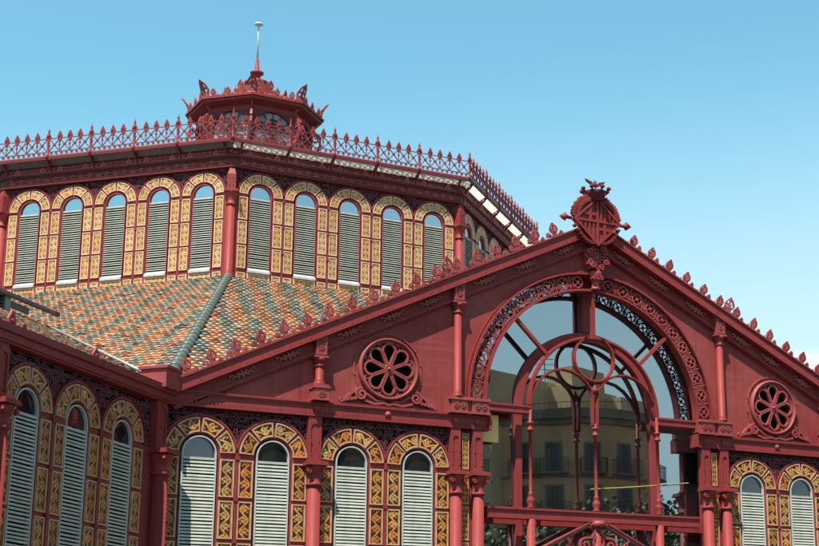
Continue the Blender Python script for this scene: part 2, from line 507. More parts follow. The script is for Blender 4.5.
# rakes: a projecting board over a recessed band, in slanted coordinates
def rake(sg):
    m = MB()
    m.T = Matrix.Translation((0, 0, ZP)) @ (Matrix.Rotation(ANG if sg > 0 else -ANG, 4, 'Y'))
    L = W/cos(ANG)
    def b(y0, y1, p0, p1, s0=0, s1=L+.15):
        xa, xb = (s0, s1) if sg > 0 else (-s1, -s0)
        m.box(xa, xb, y0, y1, -p1, -p0)
    b(-.30, .3, .03, .315); b(-.35, .32, -.02, .03); b(-.325, .28, .285, .32)
    b(-.07, .3, .315, .60); b(-.15, .3, .60, .66); b(-.11, .3, .66, .69)
    # rows of rivets along the board
    k = 0
    s = .4
    while s < L:
        xx = s if sg > 0 else -s
        m.lathe([(.016, 0), (.012, .012), (.001, .016)], (xx, -.30, -.24), 6, 'y'); s += .62
    return m
for sg in (-1, 1): part('rake_board', rake(sg), RED, hall)

def scroll_relief():
    m = MB()
    for s in (-1, 1):
        m.spiral(s*.17, 0, .085, .02, pi/2 if s > 0 else pi/2, s*1.4, .03, -.05, 0, 14)
        m.ribbon([(s*.17, .085), (s*.08, .03), (0, .0)], .03, -.045, 0)
        m.ribbon([(s*.25, -.02), (s*.31, .05), (s*.39, .05)], .028, -.045, 0)
        m.ribbon([(s*.25, .02), (s*.33, -.04), (s*.38, -.06)], .025, -.04, 0)
        m.disc(s*.41, .05, .03, -.05, 0, 6)
    m.ring(0, 0, .05, .03, -.06, 0, 8); m.ribbon([(0, .04), (0, .12)], .04, -.05, 0); m.ribbon([(0, -.04), (0, -.11)], .035, -.05, 0)
    return m.mesh('scroll_relief', PINK)
SCR = scroll_relief()
for sg in (-1, 1):
    for d in (1.0, 2.25, 3.55, 5.2, 6.3, 7.5, 9.15, 10.35):
        o = link('scroll_relief', SCR, hall, (sg*d, -.07, ZP-SL*d-.455/cos(ANG)))
        o.scale = (.82, 1.5, .9)
        o.rotation_euler = (0, ANG*sg, 0)

# palmettes along the rakes
def palmette(h):
    m = MB(); y0, y1 = -.03, .03
    w = h*.31
    pts = [(-.04, 0)] + [(-w*sin(pi*t)*(1-.25*t), h*(.18+.82*t)) for t in [k/8 for k in range(1, 9)]]
    m.ribbon(pts, .04, y0, y1); m.ribbon([(-x, z) for x, z in pts], .04, y0, y1)
    m.ribbon([(0, 0), (0, h*.9)], .035, y0-.01, y1+.01)
    for t in (.45, .65):
        for s in (-1, 1): m.ribbon([(0, h*(t-.15)), (s*w*.75, h*(t+.03))], .03, y0, y1)
    m.disc(0, h*.42, .05, y0-.02, y1+.02, 8); m.disc(0, h, .03, y0, y1, 6)
    for s in (-1, 1):
        m.spiral(s*.19, .07, .08, .02, pi/2, -s*1.3, .035, y0, y1, 10)
        m.ribbon([(s*.05, .03), (s*.28, .02)], .045, y0, y1)
    return m.mesh('palmette', RED_HILITE)
PAL, PALBIG = palmette(.41), palmette(.56)
for sg in (-1, 1):
    for d in [1.32 + .612*k for k in range(18)] + [4.69]:
        o = link('palmette', PALBIG if d == 4.69 else PAL, hall, (sg*d, -.20, ZP-SL*d+.02))
        o.rotation_euler = (random.uniform(-.06, .06), ANG*sg*.55+random.uniform(-.05, .05), random.uniform(-.12, .12)); o.scale = (1, 1, random.uniform(.92, 1.06))

# colonnettes on the gable
def pier_block(x, z0, z1, w, mb, y=-.25):
    mb.box(x-w/2, x+w/2, y, .02, z0, z1)
    mb.box(x-w/2-.03, x+w/2+.03, y-.03, .02, z0-.05, z0)
    mb.plate([(x-w/2+.02, z0+.03), (x+w/2-.02, z0+.03), (x+w/2-.02, z1-.03), (x-w/2+.02, z1-.03)],
             [[(x-w/2+.06, z0+.07), (x+w/2-.06, z0+.07), (x+w/2-.06, z1-.07), (x-w/2+.06, z1-.07)]], y-.02, y+.002, back=False)
    for zz in (z0+.2, (z0+z1)/2+.06, z1-.18):
        mb.spiral(x, zz, .075, .02, 0, 1.4, .028, y-.022, y+.002, 10)
CAP = lambda r, z0, z1: [(r, z0), (r*1.25, z0+.02), (r*1.25, z0+.05), (r, z0+.06), (r*1.05, z0+(z1-z0)*.45), (r*1.55, z1-.06), (r*1.6, z1-.05), (r*1.6, z1)]
for sg in (-1, 1):
    for cx, zb0, zcap, zblk, ztop in ((8.32, 10.70, 11.20, 11.47, 12.06), (4.38, 10.73, 13.08, 13.40, 13.96)):
        x = sg*cx
        m = MB()
        m.lathe([(.17, zb0), (.17, zb0+.05), (.12, zb0+.09), (.14, zb0+.13), (.105, zb0+.16), (.098, zcap-.02)], (x, -.13, 0), 16)
        c = part('colonnette', m, RED, hall)
        m = MB(); m.lathe(CAP(.1, zcap-.02, zblk-.05), (x, -.13, 0), 14); part('capital', m, RED, c)
        m = MB(); pier_block(x, zblk, ztop, .31, m); part('pier_block', m, RED_HILITE, c)
        m = MB()
        if cx > 6:
            m.box(x-.2, x+.2, -.33, .02, ZT, ZT+.32); m.box(x-.23, x+.23, -.36, .02, ZT+.32, ZT+.37); m.box(x-.19, x+.19, -.31, .02, ZT+.37, ZT+.43)
            m.spiral(x, ZT+.16, .10, .02, 0, 1.5, .035, -.355, -.32, 12)
            m.box(x-.24, x+.24, -.36, .02, ZT, ZT+.05)
            part('pedestal', m, RED_HILITE, c)
# impost pedestals carrying colonnette and arch
for sg in (-1, 1):
    m = MB()
    for cx, w in ((4.38, .50), (3.74, .52)):
        x = sg*cx
        m.box(x-w/2, x+w/2, -.26, .12, ZT, 10.64)
        m.box(x-w/2-.03, x+w/2+.03, -.29, .12, ZT, ZT+.06)
        for dx in (-.1, .1): m.spiral(x+dx, ZT+.21, .085, .02, 0, 1.5, .03, -.29, -.255, 12)
    xa, xb = sorted((sg*4.70, sg*3.45))
    m.box(xa, xb, -.20, .14, ZT+.003, 10.637)
    m.box(xa, xb, -.30, .14, 10.64, 10.69); m.box(xa+.02, xb-.02, -.27, .14, 10.69, 10.73)
    part('impost_pedestal', m, RED_HILITE, hall)

# arch ring
m = MB()
m.ring(0, ZA, 4.025, .055, -.14, .3, 64, 0, pi); m.ring(0, ZA, 4.10, .04, -.05, .02, 64, 0, pi)
m.ring(0, ZA, 3.525, .05, -.13, .16, 64, 0, pi); m.ring(0, ZA, 3.57, .03, -.07, .1, 64, 0, pi)
ring = part('arch_ring', m, RED, hall)
nr = 23
LT = [MB(), MB()]
for k in range(nr):
    m = LT[k*2 > nr]
    a = pi*(k+.5)/nr
    if abs(a-pi/2) < .05: continue
    cx, cz = 3.78*cos(a), ZA+3.78*sin(a)
    m.ring(cx, cz, .16, .038, -.06, -.015, 12); m.disc(cx, cz, .045, -.075, -.01, 6)
    for q in range(4):
        b = a+pi/4+q*pi/2
        m.ribbon([(cx, cz), (cx+.155*cos(b), cz+.155*sin(b))], .028, -.055, -.02)
    for da, rr in ((pi/nr/2, 3.65), (pi/nr/2, 3.91)):
        p = (rr*cos(a+da), ZA+rr*sin(a+da))
        m.disc(p[0], p[1], .035, -.055, -.015, 6)
    b = a+pi/nr/2
    m.ribbon([(3.54*cos(b), ZA+3.54*sin(b)), (4.0*cos(b), ZA+4.0*sin(b))], .03, -.05, -.015)
    m.ribbon([(3.78*cos(a+.033), ZA+3.78*sin(a+.033)), (3.78*cos(a+pi/nr-.033), ZA+3.78*sin(a+pi/nr-.033))], .03, -.05, -.015)
    for s in (-1, 1):
        m.ribbon([(3.78*cos(b), ZA+3.78*sin(b)), (3.62*cos(b+s*.03), ZA+3.62*sin(b+s*.03))], .025, -.05, -.015)
        m.ribbon([(3.78*cos(b), ZA+3.78*sin(b)), (3.94*cos(b+s*.03), ZA+3.94*sin(b+s*.03))], .025, -.05, -.015)
for m in LT: part('lattice', m, RED_HILITE, ring)
# keystone
m = MB(); x = 0.03
m.lathe([(.15, 14.27), (.15, 14.32), (.11, 14.36), (.13, 14.55), (.20, 14.72), (.20, 14.82), (.14, 14.84)], (x, -.14, 0), 10)
for k in range(5): m.spiral(x+(-.12+.06*k), 14.6+.06*(k % 2), .06, .015, 0, 1.3, .03, -.32, -.1, 10)
for k in range(12):
    a = 2*pi*k/12
    m.spiral(x+.30*cos(a), 15.24+.31*sin(a), .10, .02, a, 1.3 if k % 2 else -1.3, .04, -.27-.05*(k % 3), -.05, 10)
    m.ribbon([(x+.1*cos(a), 15.24+.1*sin(a)), (x+.24*cos(a+.3), 15.24+.24*sin(a+.3))], .05, -.26, -.05)
m.ring(x, 15.24, .33, .05, -.16, 0, 20); m.lathe([(.1, 0), (.1, .25), (.05, .3), (.001, .31)], (x, 0, 15.24), 8, 'y')
m.disc(x, 15.24, .3, -.04, 0, 16)
part('keystone', m, RED_HILITE, hall)

# rose windows
for sg in (-1, 1):
    cx, cz = sg*6.37, 11.33
    m = MB()
    m.lathe([(.765, .0), (.765, .10), (.785, .14), (.825, .14), (.85, .08), (.85, -.02), (.765, -.02)], (cx, 0, cz), 40, 'y', caps=False)
    m.ring(cx, cz, .96, .035, -.03, 0, 40)
    for k in range(14):
        a = 2*pi*k/14+.2; m.disc(cx+.96*cos(a), cz+.96*sin(a), .03, -.05, 0, 6)
    rw = part('rose_window', m, RED_HILITE, hall)
    m = MB()
    for k in range(8):
        a = 2*pi*k/8 + pi/8*0 + pi/2
        pts = [(.12, -.025)] + [(.51+.18*cos(q), .18*sin(q)) for q in [radians(-125+250*t/14) for t in range(15)]] + [(.12, .025)]
        pts = [(cx+x*cos(a)-z*sin(a), cz+x*sin(a)+z*cos(a)) for x, z in pts]
        m.ribbon(pts, .055, -.09, 0)
        b = a+pi/8
        m.ring(cx+.655*cos(b), cz+.655*sin(b), .05, .028, -.06, 0, 8)
    m.ring(cx, cz, .745, .05, -.06, 0, 32)
    part('petal_tracery', m, RED_HILITE, rw)
    m = MB(); m.lathe([(.13, 0), (.13, .06), (.12, .09), (.085, .09), (.075, .07), (.055, .08), (.05, .14), (.001, .16)], (cx, 0, cz), 14, 'y'); part('hub', m, RED_HILITE, rw)
    m = MB()
    for s in (-1, 1):
        m.spiral(cx+s*.78, 10.60, .17, .03, pi/2, -s*1.6, .06, -.13, 0, 20)
        m.ribbon([(cx+s*.78, 10.77), (cx+s*1.05, 10.60), (cx+s*1.22, 10.40), (cx+s*1.36, 10.36)], .07, -.11, 0)
        m.spiral(cx+s*1.3, 10.42, .08, .02, 0, s*1.3, .04, -.10, 0, 12)
        m.ribbon([(cx+s*.70, 10.44), (cx+s*.4, 10.36), (cx+s*.12, 10.40), (cx, 10.36)], .06, -.1, 0)
        m.ribbon([(cx+s*.62, 10.62), (cx+s*.35, 10.46), (cx+s*.1, 10.44)], .05, -.09, 0)
        for q in range(4): m.disc(cx+s*(.95+.1*q), 10.47-.02*q, .05, -.12, 0, 7)
    m.box(cx-1.38, cx+1.38, -.07, 0, ZT, ZT+.06)
    part('scroll_bracket', m, RED_HILITE, rw)

# lower columns, pilasters and the tiled strip beside the arch
def column(x, y, r, rz=0, base=(0, 0), pil=.36):
    m = MB()
    m.lathe([(r*1.7, 0), (r*1.7, .5), (r*1.3, .6), (r*1.35, .75), (r, .85), (r, 8.10)], (x, y, 0), 18)
    c = part('column', m, RED, hall, (base[0], base[1], 0), rz)
    m = MB(); m.lathe([(r*1.02, 8.08), (r*1.25, 8.10), (r*1.25, 8.15), (r*1.02, 8.17), (r*1.02, 8.30), (r*1.2, 8.42), (r*1.5, 8.54), (r*1.5, 8.60)], (x, y, 0), 18)
    for s in (-1, 1):
        m.spiral(x+s*r*1.2, 8.46, .07, .02, pi/2, -s*1.3, .035, y-r*1.45, y-r*1.1, 10)
    w = r*1.7
    m.box(x-w, x+w, y-w, .01, 8.60, 8.66); m.box(x-w*.93, x+w*.93, y-w*.93, .01, 8.66, 8.71)
    part('capital', m, RED, c)
    m = MB(); p = pil/2
    yf = -.10
    m.box(x-p, x+p, yf, .1, 8.71, ZC)
    m.plate([(x-p+.01, 8.75), (x+p-.01, 8.75), (x+p-.01, 9.82), (x-p+.01, 9.82)],
            [[(x-p+.07, 8.86), (x+p-.07, 8.86)] + [(x+(p-.07)*cos(pi*i/8), 9.60+(p-.07)*sin(pi*i/8)) for i in range(9)]], yf-.03, yf+.002, back=False)
    m.box(x-p-.02, x+p+.02, yf-.05, .08, 8.71, 8.77)
    for dx in (-.1, .1):
        for z in (8.9, 9.25): m.lathe([(.02, 0), (.016, .015), (.001, .02)], (x+dx, yf-.03, z), 6, 'y')
    part('pilaster', m, RED, c)
for sg in (-1, 1):
    column(sg*8.39, -.13, .17); column(sg*4.42, -.13, .155, pil=.30); column(sg*3.76, -.13, .155, pil=.30)
    ts = MB(); z = 9.78
    for hgt in (.98, .88, .9, .9, .9, .9):
        tile_panel(ts, sg*4.09-.10, sg*4.09+.10, z-hgt, z, rtint(1.0), y=-.02, bd=.022); z -= hgt+.06
    part('tile_strip', ts, [GOLD, CREAM], hall)

# glazing set back in the arch, with its own frame
YG = .50
m = MB()
m.plate([(-4.3, 0.02), (4.3, .02), (4.3, ZA), *[(4.3*cos(pi*i/32), ZA+4.05*sin(pi*i/32)) for i in range(1, 32)], (-4.3, ZA)], [], YG, YG+.02)
part('arch_glazing', m, GLASS, hall)
m = MB()
m.ring(0, ZA, 2.24, .25, YG-.13, YG, 48, 0, pi)
for s in (-1, 1): m.box(s*2.24-.095, s*2.24+.095, YG-.13, YG, 0, ZA)
m.box(-.13, .13, YG-.15, YG, ZA+2.38, ZA+3.98)
m.box(-4.2, 4.2, YG-.10, YG, 7.45, 7.70)
m.ring(0, ZA, 4.15, .30, .28, YG+.02, 48, 0, pi)
part('glazing_frame', m, RED, hall)

# free-standing tracery in the arch
m = MB(); w = .13
TY0, TY1 = -.07, .05
m.ring(0, ZA, 2.12, .095, TY0, TY1, 48, 0, pi)
m.ring(0, ZA, 2.12, .05, TY0-.03, TY1+.03, 48, 0, pi)
m.ring(0, 12.24, .66, .075, TY0, TY1, 32); m.ring(0, 12.24, .66, .04, TY0-.03, TY1, 32)
for s in (-1, 1):
    pts = [(s*x, z) for x, z in ((2.08, 10.73), (2.03, 11.08), (1.86, 11.38), (1.62, 11.62), (1.35, 11.78), (1.05, 11.85), (.75, 11.81), (.48, 11.70), (.26, 11.52), (.12, 11.32), (.08, 11.1), (.07, 10.3))]
    m.ribbon(pts, .07, TY0+.01, TY1-.01); m.ribbon(pts, .03, TY0-.02, TY1)
    a = radians(90+46*s)
    m.ribbon([(2.15*cos(a), ZA+2.15*sin(a)), (3.55*cos(a), ZA+3.55*sin(a))], .095, TY0, TY1)
    xa, xb = sorted((s*2.10, s*3.47)); m.box(xa, xb, -.06, .20, 10.48, 10.68); m.box(xa, xb, -.09, .2, 10.64, 10.70)
m.ribbon([(.0, ZA+2.16), (.0, ZA+3.55)], .095, TY0, TY1)
m.box(-3.47, 3.47, -.09, .12, 7.58, 7.80); m.box(-3.47, 3.47, -.13, .12, 7.78, 7.84); m.box(-3.47, 3.47, -.12, .12, 7.54, 7.59)
tr = part('arch_tracery', m, RED, hall)
for x in (-2.1, 0, 2.1):
    m = MB(); r = .048
    m.lathe([(.14, 0), (.14, .5), (.12, .6), (.12, 7.54)], (x, -.03, 0), 14)
    m.lathe([(.10, 7.84), (.11, 7.88), (.07, 7.93), (.12, 8.02), (.11, 8.10), (.06, 8.2), (.085, 8.24), (.065, 8.27), (r, 8.3), (r, 9.98), (.10, 10.0), (.10, 10.04), (.065, 10.07), (.065, 10.16), (.10, 10.2), (.10, 10.24), (r, 10.27), (r, 10.75 if x else 10.35)], (x, -.03, 0), 14)
    if not x:
        m.lathe([(.02, 11.2), (.1, 11.26), (.11, 11.34), (.04, 11.42), (.02, 11.5)], (0, -.05, 0), 10)
    part('shaft', m, RED, tr)
m = MB()
for s in (-1, 1):
    m.ribbon([(s*.12, 7.54), (s*2.02, 6.62)], .09, -.11, .05); m.ribbon([(s*.12, 7.60), (s*2.02, 6.68)], .03, -.15, .05)
    m.spiral(s*.42, 6.90, .20, .04, pi/2, -s*1.4, .06, -.12, .02, 16)
    m.spiral(s*.95, 6.78, .16, .03, pi/2, s*1.4, .05, -.12, .02, 16)
    m.ribbon([(s*.06, 7.45), (s*.1, 7.25), (s*.2, 7.12), (s*.42, 7.10)], .07, -.12, .02)
    m.ribbon([(s*.8, 6.85), (s*1.0, 7.05), (s*.92, 7.14)], .05, -.12, .02)
    m.spiral(s*.25, 7.5, .06, .02, 0, s*1.2, .03, -.15, .0, 10)
m.ring(0, 6.98, .17, .05, -.13, .02, 14); m.disc(0, 6.98, .07, -.14, .02, 8)
m.lathe([(.16, 7.40), (.2, 7.46), (.2, 7.54), (.12, 7.58)], (0, -.08, 0), 10)
part('pediment_scrolls', m, RED_HILITE, tr)

# ------------------------------------------------------------------ side wing wall (at 45 degrees to the front)
TH = pi/4
CORNER = (-W, 0)
LWIN = [-2.0-1.93*k for k in range(8)]
WL = 17.4
scallop_wall('wing_wall', LWIN, -WL, 0, 0, 8.74, ZC, 4.1, .47, .925, (-W, 0, 0), TH, 0)
for i, u in enumerate(LWIN):
    p = (-W+u*R2, u*R2, 8.74); put_window(HALL_WIN, p, TH, i+1)
m = MB()
m.box(-WL, -.02, -.14, .16, ZC, ZC+.05); m.box(-WL, -.02, -.18, .16, ZC+.05, 10.12); m.box(-WL, -.02, -.24, .10, 10.12, 10.2); m.box(-WL, -.02, -.24, -.18, 10.2, 10.29)
co = part('wing_gutter', m, RED, hall, (-W, 0, 0), TH)
for u in (-6.95, -14.6): column(u, -.13, .17, TH, CORNER)
column(-.42, -.13, .2, TH, CORNER, pil=.5)
m = MB()
m.box(-.72, -.08, -.34, .34, 10.2, 10.66); m.box(-.77, -.03, -.39, .39, 10.66, 10.73)
part('corner_block', m, RED_HILITE, hall, (-W, 0, 0), TH)
m = MB(); m.box(-1.22, -.94, -.03, .02, 4.1, 8.7); 
def acroterion(big):
    m = MB(); h = .42 if big else .34
    pts = [(-.02, 0), (-.12, .08), (-.13, h*.5), (0, h), (.13, h*.5), (.12, .08), (.02, 0)]
    m.plate(pts, [[(-.05, .1), (.05, .1), (.06, h*.5), (0, h*.75), (-.06, h*.5)]], -.03, .03)
    m.disc(0, h*.42, .05, -.06, .06, 8)
    for s in (-1, 1):
        m.spiral(s*.2, .06, .07, .02, pi/2, -s*1.2, .03, -.03, .03, 10)
    if big:
        for s in (-1, 1):
            m.spiral(s*.42, .10, .11, .02, pi/2, -s*1.4, .035, -.03, .03, 12)
            m.ribbon([(s*.12, .02), (s*.8, .02)], .05, -.03, .03)
            m.spiral(s*.66, .07, .07, .02, pi/2, s*1.2, .03, -.03, .03, 10)
    return m.mesh('acroterion', RED_HILITE)
A1, A2 = acroterion(False), acroterion(True)
for u, me in ((-3.6, A1), (-6.85, A2), (-10.3, A1), (-14.0, A2)):
    p = (-W+u*R2+.15*R2, u*R2-.15*R2, 10.2); link('acroterion', me, hall, p, TH)

# ------------------------------------------------------------------ roofs
PALET = {'o': [(.46, .175, .065), (.49, .22, .095), (.40, .13, .05), (.50, .255, .13)],
         'g': [(.135, .17, .14), (.18, .20, .17), (.10, .14, .125), (.22, .215, .18)],
         'c': [(.43, .30, .19), (.38, .26, .16), (.44, .23, .11), (.29, .25, .19)]}
def tile_field(o, ex, es, inside, ulim, slim, tw=.225, te=.365, mirror=1):
    """rows of barrel tiles: o = lower edge origin, ex along the eave, es up the slope"""
    mb = MB(); o, ex, es = Vector(o), Vector(ex).normalized(), Vector(es).normalized()
    nn = ex.cross(es).normalized()
    if nn.z < 0: nn = -nn
    rows = int(slim/te)+1; c0, c1 = int(ulim[0]/tw)-1, int(ulim[1]/tw)+1
    for r in range(rows):
        for c in range(c0, c1+1):
            u, s = (c+.5)*tw, r*te
            if not inside(u, s+te*.5): continue
            ph = ((-r - 2.5*c*mirror)/10.0 + .5*(c % 2)) % 1.0
            k = 'o' if ph < .38 else 'c' if ph < .50 else 'g' if ph < .84 else 'c'
            if random.random() < .24: k = random.choice('ocg')
            b = random.choice(PALET[k]); gq = random.uniform(.82, 1.15)
            if random.random() < .012: b, gq = (.06, .055, .05), 1
            gq *= 1 - .16*max(0, sin(c*.9+.4*sin(r*.31)))*(r/rows)
            mb.tint = tuple(x*gq for x in b)
            lo = o + ex*u + es*(s-.06) + nn*(.068+random.uniform(-.015, .015)+(.05 if random.random() < .012 else 0)); hi = o + ex*u + es*(s+te) + nn*.015
            lo = lo + ex*random.uniform(-.012, .012)
            A = [];B = []
            for q in range(5):
                a = pi*q/4
                A.append(mb.P(lo - ex*cos(a)*tw*.5 + nn*sin(a)*tw*.17)); B.append(mb.P(hi - ex*cos(a)*tw*.44 + nn*sin(a)*tw*.15))
            base = [mb.P(lo - ex*tw*.5 - nn*.07), mb.P(lo + ex*tw*.5 - nn*.07)]
            mb.smooth = True
            for q in range(4): mb.F([A[q], A[q+1], B[q+1], B[q]])
            mb.smooth = False
            mb.F([base[0], base[1]] + A[::-1])
    return mb

ZE = 10.35                                   # eave of the skirt
RUN = (1+sqrt(2))*(W-S/2)                    # horizontal run of the skirt
ZD = 18.62
KS = (ZD-ZE)/RUN
# solid deck below the tiles: eight skirt slopes
LO = [CEN + Vector((sin(a), -cos(a), 0))*(W/sin(pi/8)) + Vector((0, 0, ZE-.05)) for a in [radians(45*k-22.5) for k in range(8)]]
HI = [CEN + Vector((sin(a), -cos(a), 0))*(S/2/sin(pi/8)) + Vector((0, 0, ZD-.05)) for a in [radians(45*k-22.5) for k in range(8)]]
m = MB()
YV = CY - W*(1+sqrt(2))
yr = (ZP-.12-ZE)/KS + YV
VAL = Vector((0, yr, ZP-.17)); HM = (HI[0]+HI[1])/2
m.quad(LO[0], VAL, HM, HI[0]); m.quad(VAL, LO[1], HI[1], HM)
for k in range(1, 8):
    j = (k+1) % 8
    m.quad(LO[k], LO[j], HI[j], HI[k])
# gable roof of the front and of the wing
m.quad((-W, .3, ZE-.04), (0, .3, ZP-.14), (0, yr, ZP-.14), (-W, .31, ZE-.05)); m.quad((W, .3, ZE-.04), (W, .31, ZE-.05), (0, yr, ZP-.14), (0, .3, ZP-.14))
part('roof_deck', m, SLATE, hall)
cu, su = CEN.x, CEN.y
# front-facing slope (behind the gable)
inside = lambda u, s: abs(u) < W - s*cos(math.atan(KS))*(W-S/2)/RUN - .12 and (s*cos(math.atan(KS)) > W-abs(u)+.1)
ks_s = math.atan(KS); SLEN = RUN/cos(ks_s)
def skirt(th, inside, mirror):
    n = Vector((sin(th), -cos(th), 0)); ex = Vector((cos(th), sin(th), 0))
    lo = CEN + n*(W*(1+sqrt(2))) + Vector((0, 0, ZE))
    es = -n*cos(ks_s) + Vector((0, 0, sin(ks_s)))
    mb = tile_field(lo, ex, es, inside, (-W, W), SLEN, mirror=mirror)
    return part('tiled_slope', mb, ROOFT, hall)
edge = lambda u, s: abs(u) < W - s*cos(ks_s)*(W-S/2)/RUN - .15
skirt(0, lambda u, s: edge(u, s) and s*cos(ks_s) > (W-abs(u))*1.0+.0, 1)
skirt(-pi/4, lambda u, s: edge(u, s) and s*cos(ks_s) > (W-abs(u))*1.02+.15, -1)
skirt(pi/4, lambda u, s: edge(u, s) and s*cos(ks_s) > (W-abs(u))*1.02+.15, 1)
# wing roof: rises away from the wing wall
nW = Vector((-R2, R2, 0)); eW = Vector((R2, R2, 0)); kw = math.atan(.48)
loW = Vector((-W, 0, 10.22))
mb = tile_field(loW + nW*.02, eW, nW*cos(kw)+Vector((0, 0, sin(kw))), lambda u, s: u < s*cos(kw)-.2 and u > -WL, (-WL, 13), 13.3)
part('wing_tiles', mb, ROOFT, hall)
m = MB()
Q = Vector((-W, 0, 10.17)) + nW*W + eW*W + Vector((0, 0, .48*W))
c0 = Vector((-W, 0, 10.17))
far = c0 - eW*WL
rid = far + nW*W + Vector((0, 0, .48*W))
m.quad(c0, far, rid, Q)
far2 = far + nW*2*W; c2 = c0 + nW*2*W
m.quad(Q, rid, far2, c2)
m.quad(far, (far.x, far.y, 0), (far2.x, far2.y, 0), far2); m.F([m.P(far), m.P(far2), m.P(rid)])
m.quad(c2, far2, (far2.x, far2.y, 0), (c2.x, c2.y, 0))
part('wing_shell', m, RED_WALL, hall)
# valley flashing between wing roof and skirt
m = MB(); a = Vector((-W, 0, 10.42)); b = Vector((-W, 0, 10.42)) + Vector((0, 1, 0))*17 + Vector((0, 0, .475*17*R2))
m.tube([a+(b-a)*.12, a+(b-a)*.74], .045, 6)
part('valley_flashing', m, ZINC, hall)
# hip ridges of glazed tiles
for k in range(8):
    a, b = LO[k]+Vector((0, 0, .12)), HI[k]+Vector((0, 0, .12))
    if k not in (0, 1, 7): continue
    m = MB(); n = 34; d = (b-a)
    for i in range(n):
        t0, t1 = i/n, (i+1.12)/n
        if t0 < .035: continue
        m.tube([a+d*t0, a+d*t1], [.165, .148], 10)
    part('hip_ridge', m, TEAL, hall)
# plain outer walls of the far sides
m = MB()
for k in range(1, 7):
    j = (k+1) % 8
    a, b = LO[k], LO[j]; m.quad((a.x, a.y, 0), (b.x, b.y, 0), b, a)
part('far_wall', m, RED_WALL, hall)

# ------------------------------------------------------------------ drum
DC = [-3.6, -1.8, 0, 1.8, 3.6]
FACES = [-pi/2, -pi/4, 0, pi/4]
for fi, th in enumerate(FACES):
    loc = face_loc(th, AP)
    scallop_wall('drum_wall', DC, -S/2, S/2, ZD-.1, 21.97, 23.0, 18.98, .47, .895, loc, th, 0)
    ex = Vector((cos(th), sin(th), 0))
    for i, c in enumerate(DC):
        p = Vector(loc) + ex*c; put_window(DRUM_WIN, (p.x, p.y, 21.97), th, i+fi)
m = MB()
for th in [pi/2, 3*pi/4, pi, -3*pi/4]:
    n = Vector((sin(th), -cos(th), 0)); ex = Vector((cos(th), sin(th), 0)); c = CEN+n*AP
    a, b = c-ex*S/2, c+ex*S/2
    m.quad((a.x, a.y, ZD-.1), (b.x, b.y, ZD-.1), (b.x, b.y, 23), (a.x, a.y, 23))
part('far_drum_wall', m, RED_WALL, hall)
# corner columns
for k in range(8):
    a = radians(45*k-22.5); d = Vector((sin(a), -cos(a), 0)); p = CEN + d*(S/2/sin(pi/8)+.02)
    m = MB(); m.lathe([(.26, ZD-.02), (.26, ZD+.06), (.20, ZD+.12), (.22, ZD+.18), (.165, ZD+.24), (.152, 21.5)], (0, 0, 0), 16)
    c = part('drum_column', m, RED, hall, (p.x, p.y, 0), a)
    m = MB(); m.lathe(CAP(.155, 21.45, 21.95), (0, 0, 0), 14); m.box(-.26, .26, -.26, .26, 21.95, 22.04); part('capital', m, RED, c)
    m = MB(); m.box(-.16, .16, -.16, .16, 22.04, 22.66); m.lathe([(.225, 22.66), (.08, 23.0)], (0, 0, 0), 4, smooth=False)
    for z in (22.2, 22.5):
        for dx in (-.07, .07): m.lathe([(.025, 0), (.02, .02), (.001, .025)], (dx, -.16, z), 6, 'y')
    part('pier_block', m, RED, c)
# entablature, walkway panels and brackets
def band(m, off0, off1, z0, z1):
    """octagonal band between two offsets"""
    R0, R1 = (AP+off0)/cos(pi/8), (AP+off1)/cos(pi/8)
    ang = [radians(45*k-22.5) for k in range(8)]
    for k in range(8):
        j = (k+1) % 8
        f = lambda r, a, z: CEN + Vector((sin(a)*r, -cos(a)*r, z))
        A = [f(R0, ang[k], z0), f(R1, ang[k], z0), f(R1, ang[k], z1), f(R0, ang[k], z1)]
        B = [f(R0, ang[j], z0), f(R1, ang[j], z0), f(R1, ang[j], z1), f(R0, ang[j], z1)]
        for q in range(4):
            r = (q+1) % 4; m.quad(A[q], B[q], B[r], A[r])
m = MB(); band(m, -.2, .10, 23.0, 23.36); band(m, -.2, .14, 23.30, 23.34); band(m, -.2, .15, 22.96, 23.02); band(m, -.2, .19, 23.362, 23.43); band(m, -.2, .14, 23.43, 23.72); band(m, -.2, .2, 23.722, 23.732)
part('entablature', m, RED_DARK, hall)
for th in FACES:
    m = MB(); loc = face_loc(th, AP)
    m.box(-S/2+.2, S/2-.2, -.142, -.105, 23.06, 23.09); m.box(-S/2+.2, S/2-.2, -.185, -.13, 23.445, 23.485)
    m.ribbon([(-S/2+.3, 23.07), (-S/2+.3, 23.50)], .03, -.14, -.105)
    x = -S/2+.4
    i = 0
    while x < S/2-.2:
        m.spiral(x, 23.17, .09, .02, 0, 1.4*(1 if i % 2 else -1), .035, -.145, -.11, 12)
        m.ribbon([(x+.1, 23.12), (x+.2, 23.2), (x+.3, 23.14)], .03, -.14, -.11)
        x += .36; i += 1
    for bx in range(-3, 3):
        for k in range(3):
            x = bx*1.8+.9+(k-1)*.36
            if abs(x) > S/2-.25: continue
            m.plate([(x-.13, 23.48), (x+.13, 23.48), (x+.10, 23.58), (x, 23.69), (x-.10, 23.58)], [], -.19, -.13)
            m.spiral(x, 23.54, .05, .01, 0, 1.2, .02, -.21, -.19, 8)
    part('frieze_relief', m, RED_HILITE, hall, loc, th)
OW = .52
xs = [-3.6-.9, -2.7, -.9, .9, 2.7, 4.5]
